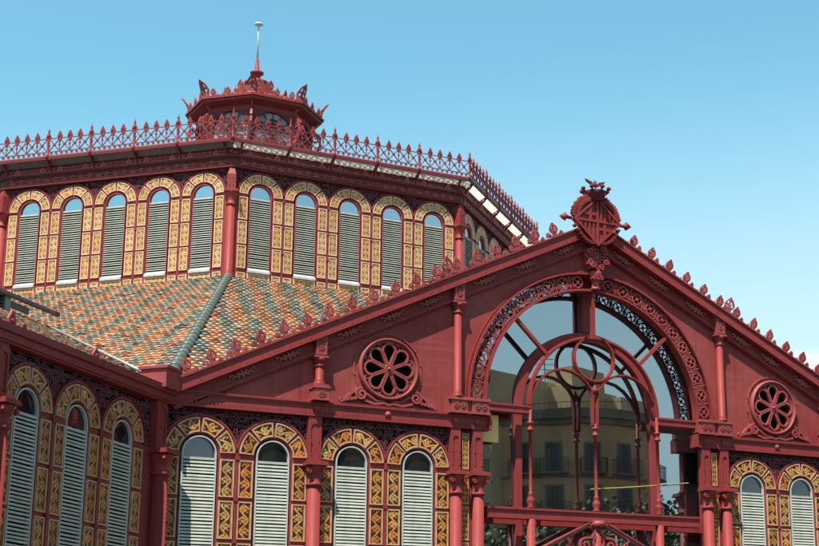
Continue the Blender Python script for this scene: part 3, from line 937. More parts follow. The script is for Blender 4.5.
for fi, th in enumerate(FACES):
    loc = face_loc(th, AP); ends = S/2+OW*math.tan(pi/8)
    xe = [-ends+.05, -2.7, -.9, .9, 2.7, ends-.05]
    pm = FROST if th > -.1 else SLATE
    for a, b in zip(xe, xe[1:]):
        m = MB()
        for dz in (0, .02):
            q = [(a+.05, -OW+.03, 23.865+dz), (b-.05, -OW+.03, 23.865+dz), (b-.05, -.21, 23.69+dz), (a+.05, -.21, 23.69+dz)]
            m.quad(*(q if dz else q[::-1]))
        part('walkway_panel', m, pm, hall, loc, th)
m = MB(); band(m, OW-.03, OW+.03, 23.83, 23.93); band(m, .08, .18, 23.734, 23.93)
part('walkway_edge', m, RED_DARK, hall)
BRK = MB()
BRK.box(-.035, .035, -OW, -.12, 23.803, 23.852)
BRK.T = Matrix.Rotation(pi/2, 4, 'Z')
BRK.ribbon([(-.14, 23.42), (-.22, 23.52), (-.42, 23.70), (-OW+.02, 23.81)], .06, -.03, .03)
BRK.ring(-.25, 23.70, .07, .03, -.02, .02, 10); BRK.ring(-.38, 23.76, .04, .02, -.02, .02, 8)
BRK.T = None
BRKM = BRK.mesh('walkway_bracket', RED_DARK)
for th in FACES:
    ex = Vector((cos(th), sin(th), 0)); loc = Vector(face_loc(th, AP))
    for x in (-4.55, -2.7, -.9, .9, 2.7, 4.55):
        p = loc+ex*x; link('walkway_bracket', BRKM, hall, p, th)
# low roof of the drum
m = MB(); n8 = [radians(45*k-22.5) for k in range(8)]
def rr(r, z): return [CEN + Vector((sin(a)*r, -cos(a)*r, z)) for a in n8]
rings = [rr(AP/cos(pi/8)+.1, 23.90), rr(2.6, 27.6)]
for k in range(8): m.quad(rings[0][k], rings[0][(k+1) % 8], rings[1][(k+1) % 8], rings[1][k])
part('drum_roof', m, SLATE, hall)

# ------------------------------------------------------------------ railing round the drum roof: a thing of its own
RS = 1.0
rail = tag(link('roof_railing', None, None, (CEN.x, CEN.y, 23.93)), 'openwork crimson iron railing with pointed leaf finials running round the flat octagonal roof', 'railing')
def rail_panel(wd, nb):
    m = MB(); h = 1.0; y0, y1 = -.016, .016
    m.box(-wd/2, wd/2, -.03, .03, 0.0, .06); m.box(-wd/2, wd/2, -.02, .02, .20, .225); m.box(-wd/2, wd/2, -.018, .018, .735, .765)
    st = wd/nb
    for i in range(nb):
        x = -wd/2 + st*(i+.5)
        m.ribbon([(x-st*.5, .225), (x, .49), (x+st*.5, .735)], .032, y0, y1); m.ribbon([(x+st*.5, .225), (x, .49), (x-st*.5, .735)], .032, y0, y1)
        m.disc(x, .49, .055, -.03, .03, 6)
        m.spiral(x-st*.25, .13, .06, .015, 0, 1.2, .028, y0, y1, 8); m.spiral(x+st*.25, .13, .06, .015, pi, -1.2, .028, y0, y1, 8)
        m.ribbon([(x-st*.5, .49), (x-st*.5, .225)], .022, y0, y1)
        m.disc(x-st*.5, .49, .04, -.025, .025, 6)
    for i in range(1, nb):
        x = -wd/2 + st*i
        w = .10
        m.plate([(x-.02, .60), (x-w*.8, .74), (x-w, .84), (x-w*.6, .93), (x, 1.05), (x+w*.6, .93), (x+w, .84), (x+w*.8, .74), (x+.02, .60)],
                [[(x-.03, .70), (x-.06, .78), (x, .80), (x+.06, .78), (x+.03, .70)]], -.03, .03)
        m.disc(x, .86, .05, -.05, .05, 6); m.ribbon([(x, .49), (x, .66)], .03, y0, y1)
    return m.mesh('lattice_panel', RED)
def rail_post():
    m = MB()
    m.lathe([(.07, -.05), (.07, .10), (.045, .14), (.045, .55), (.06, .6), (.04, .66), (.04, .80), (.075, .84), (.06, .92), (.03, 1.0), (.05, 1.05), (.02, 1.12), (.004, 1.24)], (0, 0, 0), 8)
    m.plate([(-.03, .62), (-.12, .80), (-.05, .95), (0, 1.04), (.05, .95), (.12, .80), (.03, .62)], [], -.02, .02)
    return m.mesh('post', RED)
PST = rail_post(); ends = S/2+(OW)*math.tan(pi/8)
bw = 2*ends; spans = [-ends, -2.7, -.9, .9, 2.7, ends]
PANM = rail_panel(1.8-.09, 4); PANE_ = rail_panel(ends-2.7-.09, 5)
for k in range(8):
    th = radians(45*k); n = Vector((sin(th), -cos(th), 0)); ex = Vector((cos(th), sin(th), 0))
    for i, (a, b) in enumerate(zip(spans, spans[1:])):
        p = n*(AP+OW) + ex*(a+b)/2; link('lattice_panel', PANM if b-a < 1.85 else PANE_, rail, p, th).scale = (1, 1, RS)
        p = n*(AP+OW) + ex*a; link('post', PST, rail, p, th if i else th-pi/8).scale = (1, 1, RS)

# ------------------------------------------------------------------ lantern on the drum roof
lan = tag(link('roof_lantern', None, None, (CEN.x, CEN.y, 27.5)), 'small octagonal crimson cupola with leafy finials and a thin pole, on the market roof', 'cupola')
def oct_band(m, a0, a1, z0, z1):
    R0, R1 = a0/cos(pi/8), a1/cos(pi/8)
    f = lambda r, a, z: Vector((sin(a)*r, -cos(a)*r, z))
    for k in range(8):
        j = (k+1) % 8
        m.quad(f(R0, n8[k], z0), f(R0, n8[j], z0), f(R1, n8[j], z1), f(R1, n8[k], z1))
LA = 2.35; LS = 2*LA*math.tan(pi/8)
for z0, z1 in ((-.6, -.3), (1.65, 2.0)):
    m = MB(); oct_band(m, LA, LA, z0, z1); part('wall_band', m, RED, lan)
wm = MB(); hw = LS/2-.14
WZ = -.68
o = [(-LS/2, .35+WZ), (LS/2, .35+WZ), (LS/2, 2.36+WZ), (-LS/2, 2.36+WZ)]
ho = [(-hw, .5+WZ), (hw, .5+WZ)] + [(hw*cos(pi*i/12), 1.5+WZ+hw*sin(pi*i/12)) for i in range(13)]
wm.plate(o, [ho], -.06, .04)
for k in range(1, 6):
    a = pi*k/6; wm.ribbon([(.2*cos(a), 1.5+WZ+.2*sin(a)), (hw*cos(a), 1.5+WZ+hw*sin(a))], .035, -.03, .0)
wm.ring(0, 1.5+WZ, .22, .05, -.05, 0, 14); wm.ring(0, 1.5+WZ, .5, .04, -.04, 0, 16, 0, pi)
for q in (-.42, 0, .42):
    wm.ring(q, .98+WZ, .19, .05, -.04, 0, 12); wm.ring(q*1.0, 1.75+WZ if q == 0 else 1.62+WZ, .12, .04, -.04, 0, 10)
wm.box(-hw, hw, -.04, 0, 1.47+WZ, 1.53+WZ); wm.box(-.025, .025, -.03, 0, .5+WZ, 1.5+WZ)
wm = wm.mesh('lantern_window', RED_DARK)
pm_ = MB(); pm_.plate([(-LS/2+.06, .4+WZ), (LS/2-.06, .4+WZ), (LS/2-.06, 2.3+WZ), (-LS/2+.06, 2.3+WZ)], [], .045, .06)
PALEP = mottled('milky_pane', (.30, .30, .31), (.12, .13, .14), 1.5, .2)
pm_ = pm_.mesh('pane', PALEP)
for k in range(8):
    th = radians(45*k); n = Vector((sin(th), -cos(th), 0))
    w_ = link('lantern_window', wm, lan, n*LA, th); link('pane', pm_, w_)
m = MB()
oct_band(m, 2.3, 2.78, 1.90, 2.04); oct_band(m, 2.78, 2.78, 2.04, 2.18); oct_band(m, 2.86, 2.86, 2.16, 2.26); oct_band(m, 2.78, 2.86, 2.18, 2.16); oct_band(m, 2.86, .45, 2.26, 3.45)
part('lantern_roof', m, RED, lan)
m = MB(); m.lathe([(.62, 3.42), (.62, 3.56), (.5, 3.6), (.48, 3.78), (.56, 3.86), (.56, 3.94), (.30, 4.05), (.18, 4.12), (.16, 4.3), (.30, 4.36), (.32, 4.44), (.16, 4.52), (.10, 4.6), (.075, 5.08), (.02, 5.1)], (0, 0, 0), 14)
part('mast_base', m, RED, lan)
m = MB(); m.lathe([(.045, 5.05), (.035, 6.78), (.02, 6.8)], (0, 0, 0), 8); m.lathe([(.03, 6.76), (.22, 6.84), (.2, 6.90), (.08, 6.95), (.001, 6.98)], (0, 0, 0), 10)
part('mast', m, POLE, lan)
ear = MB()
ear.plate([(-.10, 0), (.10, 0), (.22, .18), (.25, .42), (.17, .66), (0, .84), (-.17, .66), (-.25, .42), (-.22, .18)],
          [[(.03, .12), (.13, .2), (.05, .26)], [(-.03, .12), (-.05, .26), (-.13, .2)], [(.04, .32), (.17, .30), (.18, .42), (.05, .46)], [(-.04, .32), (-.05, .46), (-.18, .42), (-.17, .30)],
           [(.04, .53), (.15, .50), (.11, .62), (.03, .70)], [(-.04, .53), (-.03, .70), (-.11, .62), (-.15, .50)]], -.035, .035)
ear.v = [(x, y + .12*z - .75*max(0, z-.1)**2 + 1.0*max(0, x*x)*(1 if z > 0 else 0), z) for x, y, z in ear.v]
EAR = ear.mesh('corner_leaf', RED_HILITE)
PALS = palmette(.42)
horn = MB()
horn.ribbon([(2.38, .2), (2.75, .5), (2.95, .95), (2.9, 1.35), (2.72, 1.55)], .12, -.05, .05)
horn.spiral(2.75, 1.25, .24, .05, 0, 1.4, .07, -.05, .05, 14); horn.spiral(2.62, .55, .22, .05, 0, -1.4, .06, -.05, .05, 14)
horn.ribbon([(2.4, 1.9), (2.62, 1.82), (2.78, 1.95)], .1, -.05, .05)
HORN = horn.mesh('scroll_buttress', RED_HILITE)
for k in range(8):
    a = n8[k]; d = Vector((sin(a), -cos(a), 0)); ra = a-pi/2
    link('corner_leaf', EAR, lan, d*(2.76/cos(pi/8)) + Vector((0, 0, 2.20)), a)
    link('scroll_buttress', HORN, lan, (0, 0, 0), ra)
    th = radians(45*k); n = Vector((sin(th), -cos(th), 0)); ex = Vector((cos(th), sin(th), 0))
    for x in (-.70, 0, .70): link('palmette', PALS, lan, n*2.78+ex*x+Vector((0, 0, 2.22)), th)
    link('palmette', PALBIG, lan, d*.95+Vector((0, 0, 3.22)), a)
    link('palmette', PALS, lan, n*.66+Vector((0, 0, 3.42)), th)
    link('palmette', PALS, lan, n*1.45+Vector((0, 0, 2.98)), th)

# ------------------------------------------------------------------ coat of arms on the gable apex
arms = tag(link('coat_of_arms', None, None, (-.05, -.36, 15.55)), 'lozenge shaped red iron coat of arms with crown and bat standing on the gable peak', 'emblem')
hx, hz, cz = .79, .74, .72
def lozenge(k): return [(hx*k, cz), (0, cz+hz*k), (-hx*k, cz), (0, cz-hz*k)]
m = MB()
m.plate(lozenge(1), [], -.06, .06); m.plate(lozenge(1.02), [lozenge(.90)], -.13, -.058, back=False)
cl = lambda x: (1-abs(x)/hx)*hz*.9
m.ribbon([(-hx*.88, cz), (hx*.88, cz)], .07, -.12, -.058); m.ribbon([(0, cz-hz*.88), (0, cz+hz*.88)], .07, -.115, -.058)
# crosses in the upper-left and lower-right, pales in the other quarters
for s in (-1, 1):
    # quarters with a cross: (-,+) and (+,-)
    xc, zc = -s*.24, cz+s*.22
    m.ribbon([(xc, cz+s*.04), (xc, cz+s*cl(xc))], .09, -.105, -.058)
    m.ribbon([(-s*.04, zc), (-s*(hx*.9*(1-abs(zc-cz)/hz)), zc)], .09, -.102, -.058)
    for q in (.13, .27, .41, .55):
        x = s*q; m.ribbon([(x, cz+s*.05), (x, cz+s*(cl(x)-.02))], .06, -.105, -.058)
m.plate([(.76*cos(pi*i/16), cz+.02+.70*sin(pi*i/16)) for i in range(17)], [], .0, .05)
part('shield', m, RED, arms)
for s in (-1, 1):
    m = MB()
    for k in range(13):
        t = k/12; a = radians(6 + t*74)
        for rr_, sz, yy in ((.99, .115, 0), (.86, .10, -.05)):
            x, z = s*(.76*cos(a))*rr_, cz+.06+.71*sin(a)*rr_
            dx, dz = s*cos(a+.5), sin(a+.5); nx, nz = -dz, dx; L = sz*random.uniform(.9, 1.2); q = sz*.5
            m.plate([(x-dx*L*.5, z-dz*L*.5), (x+nx*q, z+nz*q), (x+dx*L, z+dz*L), (x-nx*q, z-nz*q)], [], -.07+yy, .05)
    for k in range(8):
        t = k/7; x = s*(.16+.56*t); z = cz-.70+.46*t*t+.03
        m.lathe([(.015, -.05), (.05, -.02), (.055, .03), (.015, .06)], (x, -.02, z), 7)
        m.spiral(x, z+.02, .055, .015, 0, s*1.3, .025, -.12, .04, 8)
    m.lathe([(.001, 0), (.05, .05), (.11, .1), (.06, .17), (.03, .2), (.09, .27), (.03, .33), (.001, .40)], (0, 0, 0), 8) if False else None
    m.tube([(s*.82, 0, cz+.02), (s*.98, 0, cz+.03), (s*1.04, 0, cz+.03), (s*1.10, 0, cz+.03), (s*1.22, 0, cz+.03)], [.05, .06, .12, .09, .01], 8)
    m.plate([(s*1.04, cz-.10), (s*1.10, cz+.03), (s*1.04, cz+.16), (s*.98, cz+.03)], [], -.03, .03)
    part('wreath', m, RED, arms)
m = MB()
m.lathe([(.24, 1.34), (.25, 1.42), (.27, 1.44), (.30, 1.54), (.36, 1.63), (.34, 1.65), (.26, 1.56), (.2, 1.46)], (0, 0, 0), 16)
for k in range(8):
    a = 2*pi*k/8
    x, y = .37*cos(a), .37*sin(a)
    m.tube([(x*.9, y*.9, 1.60), (x*1.05, y*1.05, 1.68)], .03, 6); m.lathe([(.01, -.06), (.075, 0), (.06, .05), (.01, .08)], (x*1.1, y*1.1, 1.70), 7)
part('crown', m, RED_DARK, arms)
m = MB()
m.lathe([(.03, 1.50), (.09, 1.60), (.07, 1.68), (.025, 1.74), (.02, 1.80), (.055, 1.86), (.05, 1.92), (.02, 1.97)], (0, 0, 0), 8)
for sx_ in (-1, 1):
    m.plate([(sx_*.02, 1.84), (sx_*.12, 1.96), (sx_*.34, 2.02), (sx_*.28, 1.93), (sx_*.21, 1.90), (sx_*.14, 1.85), (sx_*.05, 1.80)], [], -.025, .025)
    m.plate([(sx_*.015, 1.95), (sx_*.03, 2.02), (sx_*.05, 1.95)], [], -.015, .015)
part('bat', m, RED_DARK, arms)

# ------------------------------------------------------------------ louvred monitor on the wing roof
mon = tag(link('roof_monitor', None, None, (Q.x, Q.y, 14.4), TH), 'dark green louvred roof vent with low dark roof above the wing gutter', 'roof vent')
m = MB(); HWM = 2.3
m.box(-12, -4.25, -HWM, -HWM+.06, -.4, 1.08)
part('backing', m, DARK, mon)
m = MB()
for k in range(11):
    z = -.05+.105*k
    m.quad((-12, -HWM-.09, z), (-4.3, -HWM-.09, z), (-4.3, -HWM-.01, z+.075), (-12, -HWM-.01, z+.075)); m.quad((-12, -HWM-.09, z), (-12, -HWM-.09, z+.02), (-4.3, -HWM-.09, z+.02), (-4.3, -HWM-.09, z))
part('louvre_blades', m, GREEN, mon)
m = MB(); m.box(-4.5, -4.2, -HWM-.12, -HWM+.1, -.4, 1.08); part('corner_post', m, BLUEGREY, mon)
m = MB(); m.box(-4.2, -3.1, -HWM-.05, -HWM+.02, .78, .98); m.quad((-12, -HWM-.22, 1.10), (-1.95, -HWM-.22, 1.10), (-1.95, 0, 2.2), (-12, 0, 2.2)); m.quad((-12, HWM+.2, 1.10), (-12, 0, 2.2), (-1.95, 0, 2.2), (-1.95, HWM+.2, 1.10))
m.box(-12, -1.95, -HWM-.26, -HWM-.14, 1.03, 1.14)
part('monitor_roof', m, SLATE, mon)
m = MB(); m.box(-1.95, -1.72, -HWM-.27, -HWM-.13, 1.02, 1.15); part('eave_cap', m, RED_DARK, mon)

# ------------------------------------------------------------------ tape and an added reflection panel at the arch
m = MB(); pts = [(.05+(3.42-.05)*t, .36, 8.55+.36*t-.015*sin(pi*t)) for t in [k/8 for k in range(9)]]
for a, b in zip(pts, pts[1:]):
    m.quad((a[0], a[1], a[2]-.012), (b[0], b[1], b[2]-.012), (b[0], b[1], b[2]+.012), (a[0], a[1], a[2]+.012)); m.quad((a[0], a[1]+.006, a[2]+.012), (b[0], b[1]+.006, b[2]+.012), (b[0], b[1]+.006, b[2]-.012), (a[0], a[1]+.006, a[2]-.012))
o = part('barrier_tape', m, YEL, None); tag(o, 'thin yellow tape strung across the right half of the arched glazing', 'tape')
m = MB(); m.box(-3.45, -2.93, .28, .33, 9.66, 10.42)  # added panel standing in for a sunlit building mirrored in the glass
o = part('sunlit_reflection', m, SUNREFL, None); tag(o, 'pale yellow panel added as the reflection of a sunlit building, at the left jamb of the arch', 'reflection panel')

# ------------------------------------------------------------------ the street behind the camera (seen mirrored in the arch glazing)
PLASTER = mottled('ochre_plaster', (.58, .34, .17), (.44, .255, .12), .35, .85, streak=((.20, .14, .08), (.6, .6, .12), .5))
PLASTER2 = mottled('sandy_plaster', (.64, .46, .26), (.54, .38, .21), .4, .85)
STONE = mottled('pale_stone_trim', (.20, .16, .11), (.15, .12, .085), .8, .8)
WOODG = mottled('dark_shutter_wood', (.05, .045, .035), (.07, .06, .045), 2, .6)
DGL = mirror_glass('street_window_glass', .015, (.9, .95, 1), (.02, .022, .025), .02)

def facade_xy(path, t):
    """point and outward normal at arc length t of a plan polyline"""
    for a, b in zip(path, path[1:]):
        d = Vector(b)-Vector(a); l = d.length
        if t <= l: 
            u = d/l; return Vector(a)+u*t, u
        t -= l
    return Vector(path[-1]), u
def apartment(name, loc, rz, path, H, floor, wall, win_t, parent_label, cat, balconies=True, deep=14):
    root = tag(link(name, None, None, loc, rz), parent_label, cat)
    m = MB(); back = [(p[0], p[1]+deep) for p in path]
    pl = list(path) + [(path[-1][0], deep), (path[0][0], deep)]
    n = len(pl)
    for i in range(n):
        a, b = pl[i], pl[(i+1) % n]; m.quad((a[0], a[1], 0), (b[0], b[1], 0), (b[0], b[1], H), (a[0], a[1], H))
    part('wall', m, wall, root)
    m = MB(); m.plate(pl, [], 0, .01) if False else None
    idx = [m.P((p[0], p[1], H-.02)) for p in pl]; m.F(idx); part('roof', m, STONE, root)
    def band(z0, z1, out):
        mm = MB(); s = len(path)
        o = []
        for i in range(s):
            a, b = Vector(path[max(i-1, 0)]), Vector(path[min(i+1, s-1)]); d = (b-a).normalized(); nn = Vector((d.y, -d.x))
            p = Vector(path[i]); o.append((p, p+nn*out))
        for (p, q), (p2, q2) in zip(o, o[1:]):
            mm.quad((q.x, q.y, z0), (q2.x, q2.y, z0), (q2.x, q2.y, z1), (q.x, q.y, z1))
            mm.quad((p.x, p.y, z1), (q.x, q.y, z1), (q2.x, q2.y, z1), (p2.x, p2.y, z1)); mm.quad((q.x, q.y, z0), (p.x, p.y, z0), (p2.x, p2.y, z0), (q2.x, q2.y, z0))
        return mm
    part('cornice', band(H-.5, H+.15, .55), STONE, root); part('cornice', band(H-.9, H-.5, .25), STONE, root)
    k = 1
    z = H-1.3-floor
    while z > 3:
        part('string_course', band(z-.35, z-.2, .08), STONE, root)
        for t in win_t:
            p, d = facade_xy(path, t); ang = atan2(d.y, d.x)
            m = MB(); m.box(-.62, .62, -.05, .0, z, z+2.25); w = part('window', m, STONE, root, (p.x, p.y, 0), ang)
            m = MB(); m.box(-.45, .45, -.07, -.052, z+.05, z+2.1); part('pane', m, DGL, w)
            m = MB()
            for s in (-1, 1): m.box(s*.36-.12, s*.36+.12, -.10, -.072, z+.05, z+2.1)
            m.box(-.03, .03, -.09, -.072, z+.05, z+2.1); part('frame', m, WOODG, w)
            if balconies:
                m = MB(); m.box(-1.0, 1.0, -.8, 0, z-.14, z-.02)
                bl = part('balcony', m, STONE, root, (p.x, p.y, 0), ang)
                m = MB()
                for q in range(15):
                    x = -.97+1.94*q/14; m.box(x-.012, x+.012, -.79, -.766, z-.02, z+.95)
                for s in (-.98, .98):
                    for q in range(5): m.box(s-.012, s+.012, -.78+.17*q, -.756+.17*q, z-.02, z+.95)
                    m.box(s-.02, s+.02, -.8, 0, z+.95, z+.99)
                m.box(-1, 1, -.8, -.76, z+.95, z+.99); part('railing', m, IRON, bl)
        z -= floor
    return root
TB = radians(210.6)
arc = [(1.2-1.0*0 - 6.5*sin(radians(a)), 6.5-6.5*cos(radians(a))) for a in range(0, 81, 8)]
path = arc[::-1] + [(26, 0)]
LA_ = sum((Vector(b)-Vector(a)).length for a, b in zip(arc, arc[1:]))
corner_b = apartment('apartment_building', (34.7, -58, 0), TB, path, 24.0, 3.05, PLASTER, [1.5, LA_-4.2, LA_-1.7, LA_+1.0, LA_+3.2, LA_+6.4, LA_+9.6, LA_+13, LA_+16.5, LA_+20], 'ochre corner apartment block with rounded corner and iron balconies, mirrored in the arch glazing', 'apartment block')
m = MB()
m.T = Matrix.Translation((2.6, 6.2, 0)) @ Matrix.Rotation(radians(38), 4, 'Z')
m.box(-3.2, 3.4, -1.6, 4, 24, 26.6); m.box(-1.2, 2.2, -3.4, 1, 24, 25.7); m.box(-2.9, -.4, -.9, 3, 26.6, 28.2)
m.T = Matrix.Translation((-2.4, 7.6, 0)) @ Matrix.Rotation(radians(38), 4, 'Z')
m.box(-1.6, 1.6, -1.6, 3, 24, 26.1); m.T = None
m.box(8, 13, 6, 12, 24, 26.0)
part('penthouse', m, PLASTER2, corner_b)
m = MB()
for q in range(60): m.box(-3.5+.4*q, -3.48+.4*q, 1.8, 1.82, 24, 25.0)
m.box(-3.5, 20, 1.8, 1.83, 25, 25.04); part('terrace_railing', m, IRON, corner_b)
m = MB(); m.lathe([(.02, 0), (.3, .08), (.42, .2)], (0, 0, 0), 12, 'y'); m.box(-.03, .03, 0, .05, -1.4, 0); part('satellite_dish', m, WHITE, corner_b, (4.1, 2.6, 25.6))
m = MB(); m.tube([(3.0, 6, 26), (3.0, 6, 29.5)], .04, 5)
for z in (28.4, 28.8, 29.2): m.tube([(2.3, 6, z), (3.7, 6, z)], .025, 4)
part('aerial', m, IRON, corner_b)
apartment('apartment_building', (28.6, -60.6, 0), radians(248), [(0, 0), (13, 0)], 27.0, 3.2, PLASTER2, [2, 5, 8, 11], 'sandy apartment block standing left of the rounded corner block in the mirrored street', 'apartment block', False, 10)
apartment('low_building', (45.5, -64.5, 0), radians(225), [(-3.5, 0), (3.2, 0)], 17.0, 3.2, PLASTER2, [1.5, 3.6, 5.6], 'low sunlit brown building at the right edge of the mirrored street', 'building', False, 8)

for loc, rz, L, H, lb, wl in (((-32, -92, 0), pi, 52, 25, 'long plain ochre apartment block closing the street behind the camera', PLASTER),
                      ((-84, -6, 0), pi/2, 84, 24, 'long sandy apartment block down the left side of the square', PLASTER),
                      ((86, -36, 0), -pi/2, 60, 24, 'long ochre apartment block down the right side of the square', PLASTER)):
    apartment('apartment_building', loc, rz, [(-L/2, 0), (L/2, 0)], H, 3.6, wl, [3+6*k for k in range(int(L/6))], lb, 'apartment block', False, 12)
LEAFS = []
for i, c in enumerate([(.045, .085, .022), (.065, .11, .03), (.035, .065, .02)]):
    LEAFS.append(mottled('plane_tree_leaf', c, tuple(x*.7 for x in c), 1.2, .55))
BARK = mottled('plane_tree_bark', (.20, .17, .12), (.12, .10, .07), 3, .85, bump=.01)
def tree(loc, h, seed, label):
    rnd = random.Random(seed)
    root = tag(link('plane_tree', None, None, loc), label, 'tree', 'street trees mirrored in the glass')
    tk = MB(); ends_ = []
    tk.tube([(0, 0, -.2), (.05, .03, h*.2), (-.05, .06, h*.42)], [.24, .19, .15], 9)
    for k in range(7):
        a = k*2.4; l = rnd.uniform(.28, .42)*h; t = rnd.uniform(.32, .42)*h
        e = Vector((cos(a)*l*.55, sin(a)*l*.55, t+l*.85)); mid = Vector((cos(a)*l*.22, sin(a)*l*.22, t+l*.4))
        tk.tube([(0, .05, t), mid, e], [.09, .06, .025], 6); ends_ += [e, mid.lerp(e, .6), mid.lerp(e, .85)]
        for q in range(2):
            b = a+rnd.uniform(-.9, .9); e2 = mid+Vector((cos(b)*l*.4, sin(b)*l*.4, l*rnd.uniform(.2, .6))); tk.tube([mid, e2], [.045, .015], 5); ends_.append(e2)
    part('trunk', tk, BARK, root)
    cr = MB()
    for e in ends_:
        R = rnd.uniform(.08, .13)*h; cr.mat = rnd.randrange(3)
        for q in range(85):
            d = Vector((rnd.gauss(0, 1), rnd.gauss(0, 1), rnd.gauss(0, .8))).normalized()*R*rnd.random()**.4
            c = e+d; u = Vector((rnd.gauss(0, 1), rnd.gauss(0, 1), rnd.gauss(0, 1))).normalized(); v = u.orthogonal().normalized()
            s = rnd.uniform(.09, .17)
            cr.quad(c-u*s, c+v*s*.7, c+u*s, c-v*s*.7)
    part('crown', cr, LEAFS, root)
for x, y, h, sd, lb in ((16.6, -24, 15.4, 3, 'tall leafy plane tree on the pavement opposite the right half of the arch'), (13.2, -25.4, 13.6, 5, 'leafy plane tree opposite the centre of the arch'),
                    (9.4, -24.6, 13.2, 8, 'leafy plane tree opposite the left jamb of the arch'), (22.0, -23.5, 10.6, 11, 'low leafy plane tree farthest right along the opposite pavement')):
    tree((x, y, 0), h, sd, lb)

# ------------------------------------------------------------------ ground
PAVE = mottled('grey_paving', (.075, .058, .045), (.055, .044, .036), .6, .85, bump=.003)
ASPH = mottled('asphalt', (.055, .055, .056), (.04, .04, .042), 1.2, .9, bump=.003)
m = MB(); m.quad((-900, -900, -.13), (900, -900, -.13), (900, 900, -.13), (-900, 900, -.13)); o = part('ground', m, ASPH, None); o['kind'] = 'structure'
m = MB(); m.box(-60, 60, -16, 90, -.125, 0); o = part('market_pavement', m, PAVE, None); o['kind'] = 'structure'
m = MB(); m.box(-70, 70, -48, -22, -.125, -.004); o = part('far_pavement', m, PAVE, None); o['kind'] = 'structure'

# ------------------------------------------------------------------ camera
cam = bpy.data.cameras.new('camera'); co_ = bpy.data.objects.new('camera', cam); COL.objects.link(co_)
yaw, pitch, roll, fpx, ppx, ppy = 0.5987467828673664, 0.26782584113376584, -0.03322238051241945, 1651.5248328911628, 274.33853094931, 9.501414147390335
fw = Vector((sin(yaw)*cos(pitch), cos(yaw)*cos(pitch), sin(pitch))); rt = Vector((cos(yaw), -sin(yaw), 0)); up = rt.cross(fw)
r2 = rt*cos(roll)+up*sin(roll); u2 = -rt*sin(roll)+up*cos(roll)
M = Matrix((r2, u2, -fw)).transposed().to_4x4(); M.translation = Vector((-23.96920533, -39.88405593, 1.70099491))
co_.matrix_world = M
cam.sensor_fit = 'HORIZONTAL'; cam.sensor_width = 36; cam.lens = fpx/819*36
cam.shift_x = -ppx/819; cam.shift_y = ppy/819
cam.clip_start = .1; cam.clip_end = 3000
SC.camera = co_

# ------------------------------------------------------------------ daylight
EL, AZ = radians(62), radians(48)
sd = Vector((-sin(AZ)*cos(EL), -cos(AZ)*cos(EL), sin(EL)))
sun = bpy.data.lights.new('sun', 'SUN'); so = bpy.data.objects.new('sun', sun); COL.objects.link(so)
sun.energy = 5.0; sun.angle = radians(.5); sun.color = (1, .955, .88)
so.rotation_euler = sd.to_track_quat('Z', 'Y').to_euler()
wd = bpy.data.worlds.new('World'); SC.world = wd; wd.use_nodes = True
nt = wd.node_tree; bg = nt.nodes['Background']
sky = nt.nodes.new('ShaderNodeTexSky'); sky.sky_type = 'NISHITA'; sky.sun_disc = False
sky.sun_elevation = EL; sky.sun_rotation = atan2(sd.x, sd.y) % (2*pi)
sky.altitude = 0; sky.air_density = 1.0; sky.dust_density = 1.0; sky.ozone_density = 1.0
nt.links.new(sky.outputs[0], bg.inputs['Color']); 
SKYT, HAZEC, CLOUDC = (.93, 1.52, 1.30), (4.9, 5.75, 6.1), (6.3, 6.5, 6.5)
tc = nt.nodes.new('ShaderNodeTexCoord'); sx = nt.nodes.new('ShaderNodeSeparateXYZ'); nt.links.new(tc.outputs['Generated'], sx.inputs[0])
def wm_(op, a, b):
    x = nt.nodes.new('ShaderNodeMath'); x.operation = op
    for i, v in enumerate((a, b)):
        if isinstance(v, bpy.types.NodeSocket): nt.links.new(v, x.inputs[i])
        else: x.inputs[i].default_value = v
    return x.outputs[0]
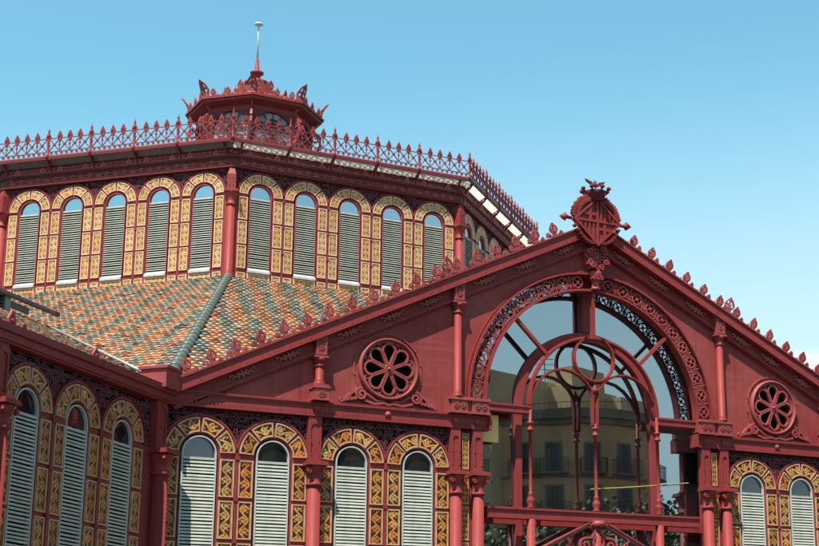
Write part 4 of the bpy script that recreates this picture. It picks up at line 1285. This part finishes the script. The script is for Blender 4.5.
nz = nt.nodes.new('ShaderNodeTexNoise'); nz.inputs['Scale'].default_value = 9; nz.inputs['Detail'].default_value = 5; nt.links.new(tc.outputs['Generated'], nz.inputs['Vector'])
edge_ = wm_('SUBTRACT', wm_('ADD', .224, wm_('MULTIPLY', wm_('SUBTRACT', nz.outputs['Fac'], .5), .03)), sx.outputs[2])
def ramp_(v, a, b):
    mr = nt.nodes.new('ShaderNodeMapRange'); mr.clamp = True; mr.interpolation_type = 'SMOOTHSTEP'
    mr.inputs[1].default_value = a; mr.inputs[2].default_value = b; nt.links.new(v, mr.inputs[0]); return mr.outputs[0]
def mixc(f, a, b, bt='MIX'):
    x = nt.nodes.new('ShaderNodeMix'); x.data_type = 'RGBA'; x.blend_type = bt
    for i, v in ((0, f), (6, a), (7, b)):
        if isinstance(v, bpy.types.NodeSocket): nt.links.new(v, x.inputs[i])
        else: x.inputs[i].default_value = v if i == 0 else (*v, 1)
    return x.outputs[2]
nz2 = nt.nodes.new('ShaderNodeTexNoise'); nz2.inputs['Scale'].default_value = 3.0; nz2.inputs['Detail'].default_value = 4; nt.links.new(tc.outputs['Generated'], nz2.inputs['Vector'])
blue = mixc(1.0, sky.outputs[0], SKYT, 'MULTIPLY')
blue = mixc(wm_('MULTIPLY', ramp_(sx.outputs[2], .43, .80), .80), blue, (.0, .0, .0))        # unseen upper sky darkened to cut the fill light
hz_ = wm_('ADD', sx.outputs[2], wm_('ADD', wm_('MULTIPLY', wm_('SUBTRACT', nz2.outputs['Fac'], .5), .03), wm_('MULTIPLY', sx.outputs[0], -.10)))
haze_ = wm_('MULTIPLY', ramp_(hz_, .36, .12), .66)                                            # pale summer haze low in the sky
blue = mixc(haze_, blue, HAZEC)
mask = wm_('MULTIPLY', wm_('MULTIPLY', ramp_(edge_, -.002, .008), wm_('GREATER_THAN', sx.outputs[1], .2)), .8)
fin = mixc(mask, blue, CLOUDC)
nt.links.new(fin, bg.inputs['Color'])
bg.inputs['Strength'].default_value = .10
SC.view_settings.view_transform = 'Standard'; SC.view_settings.look = 'None'
SC.view_settings.exposure = .78; SC.view_settings.gamma = 1; SC.view_settings.use_curve_mapping = False
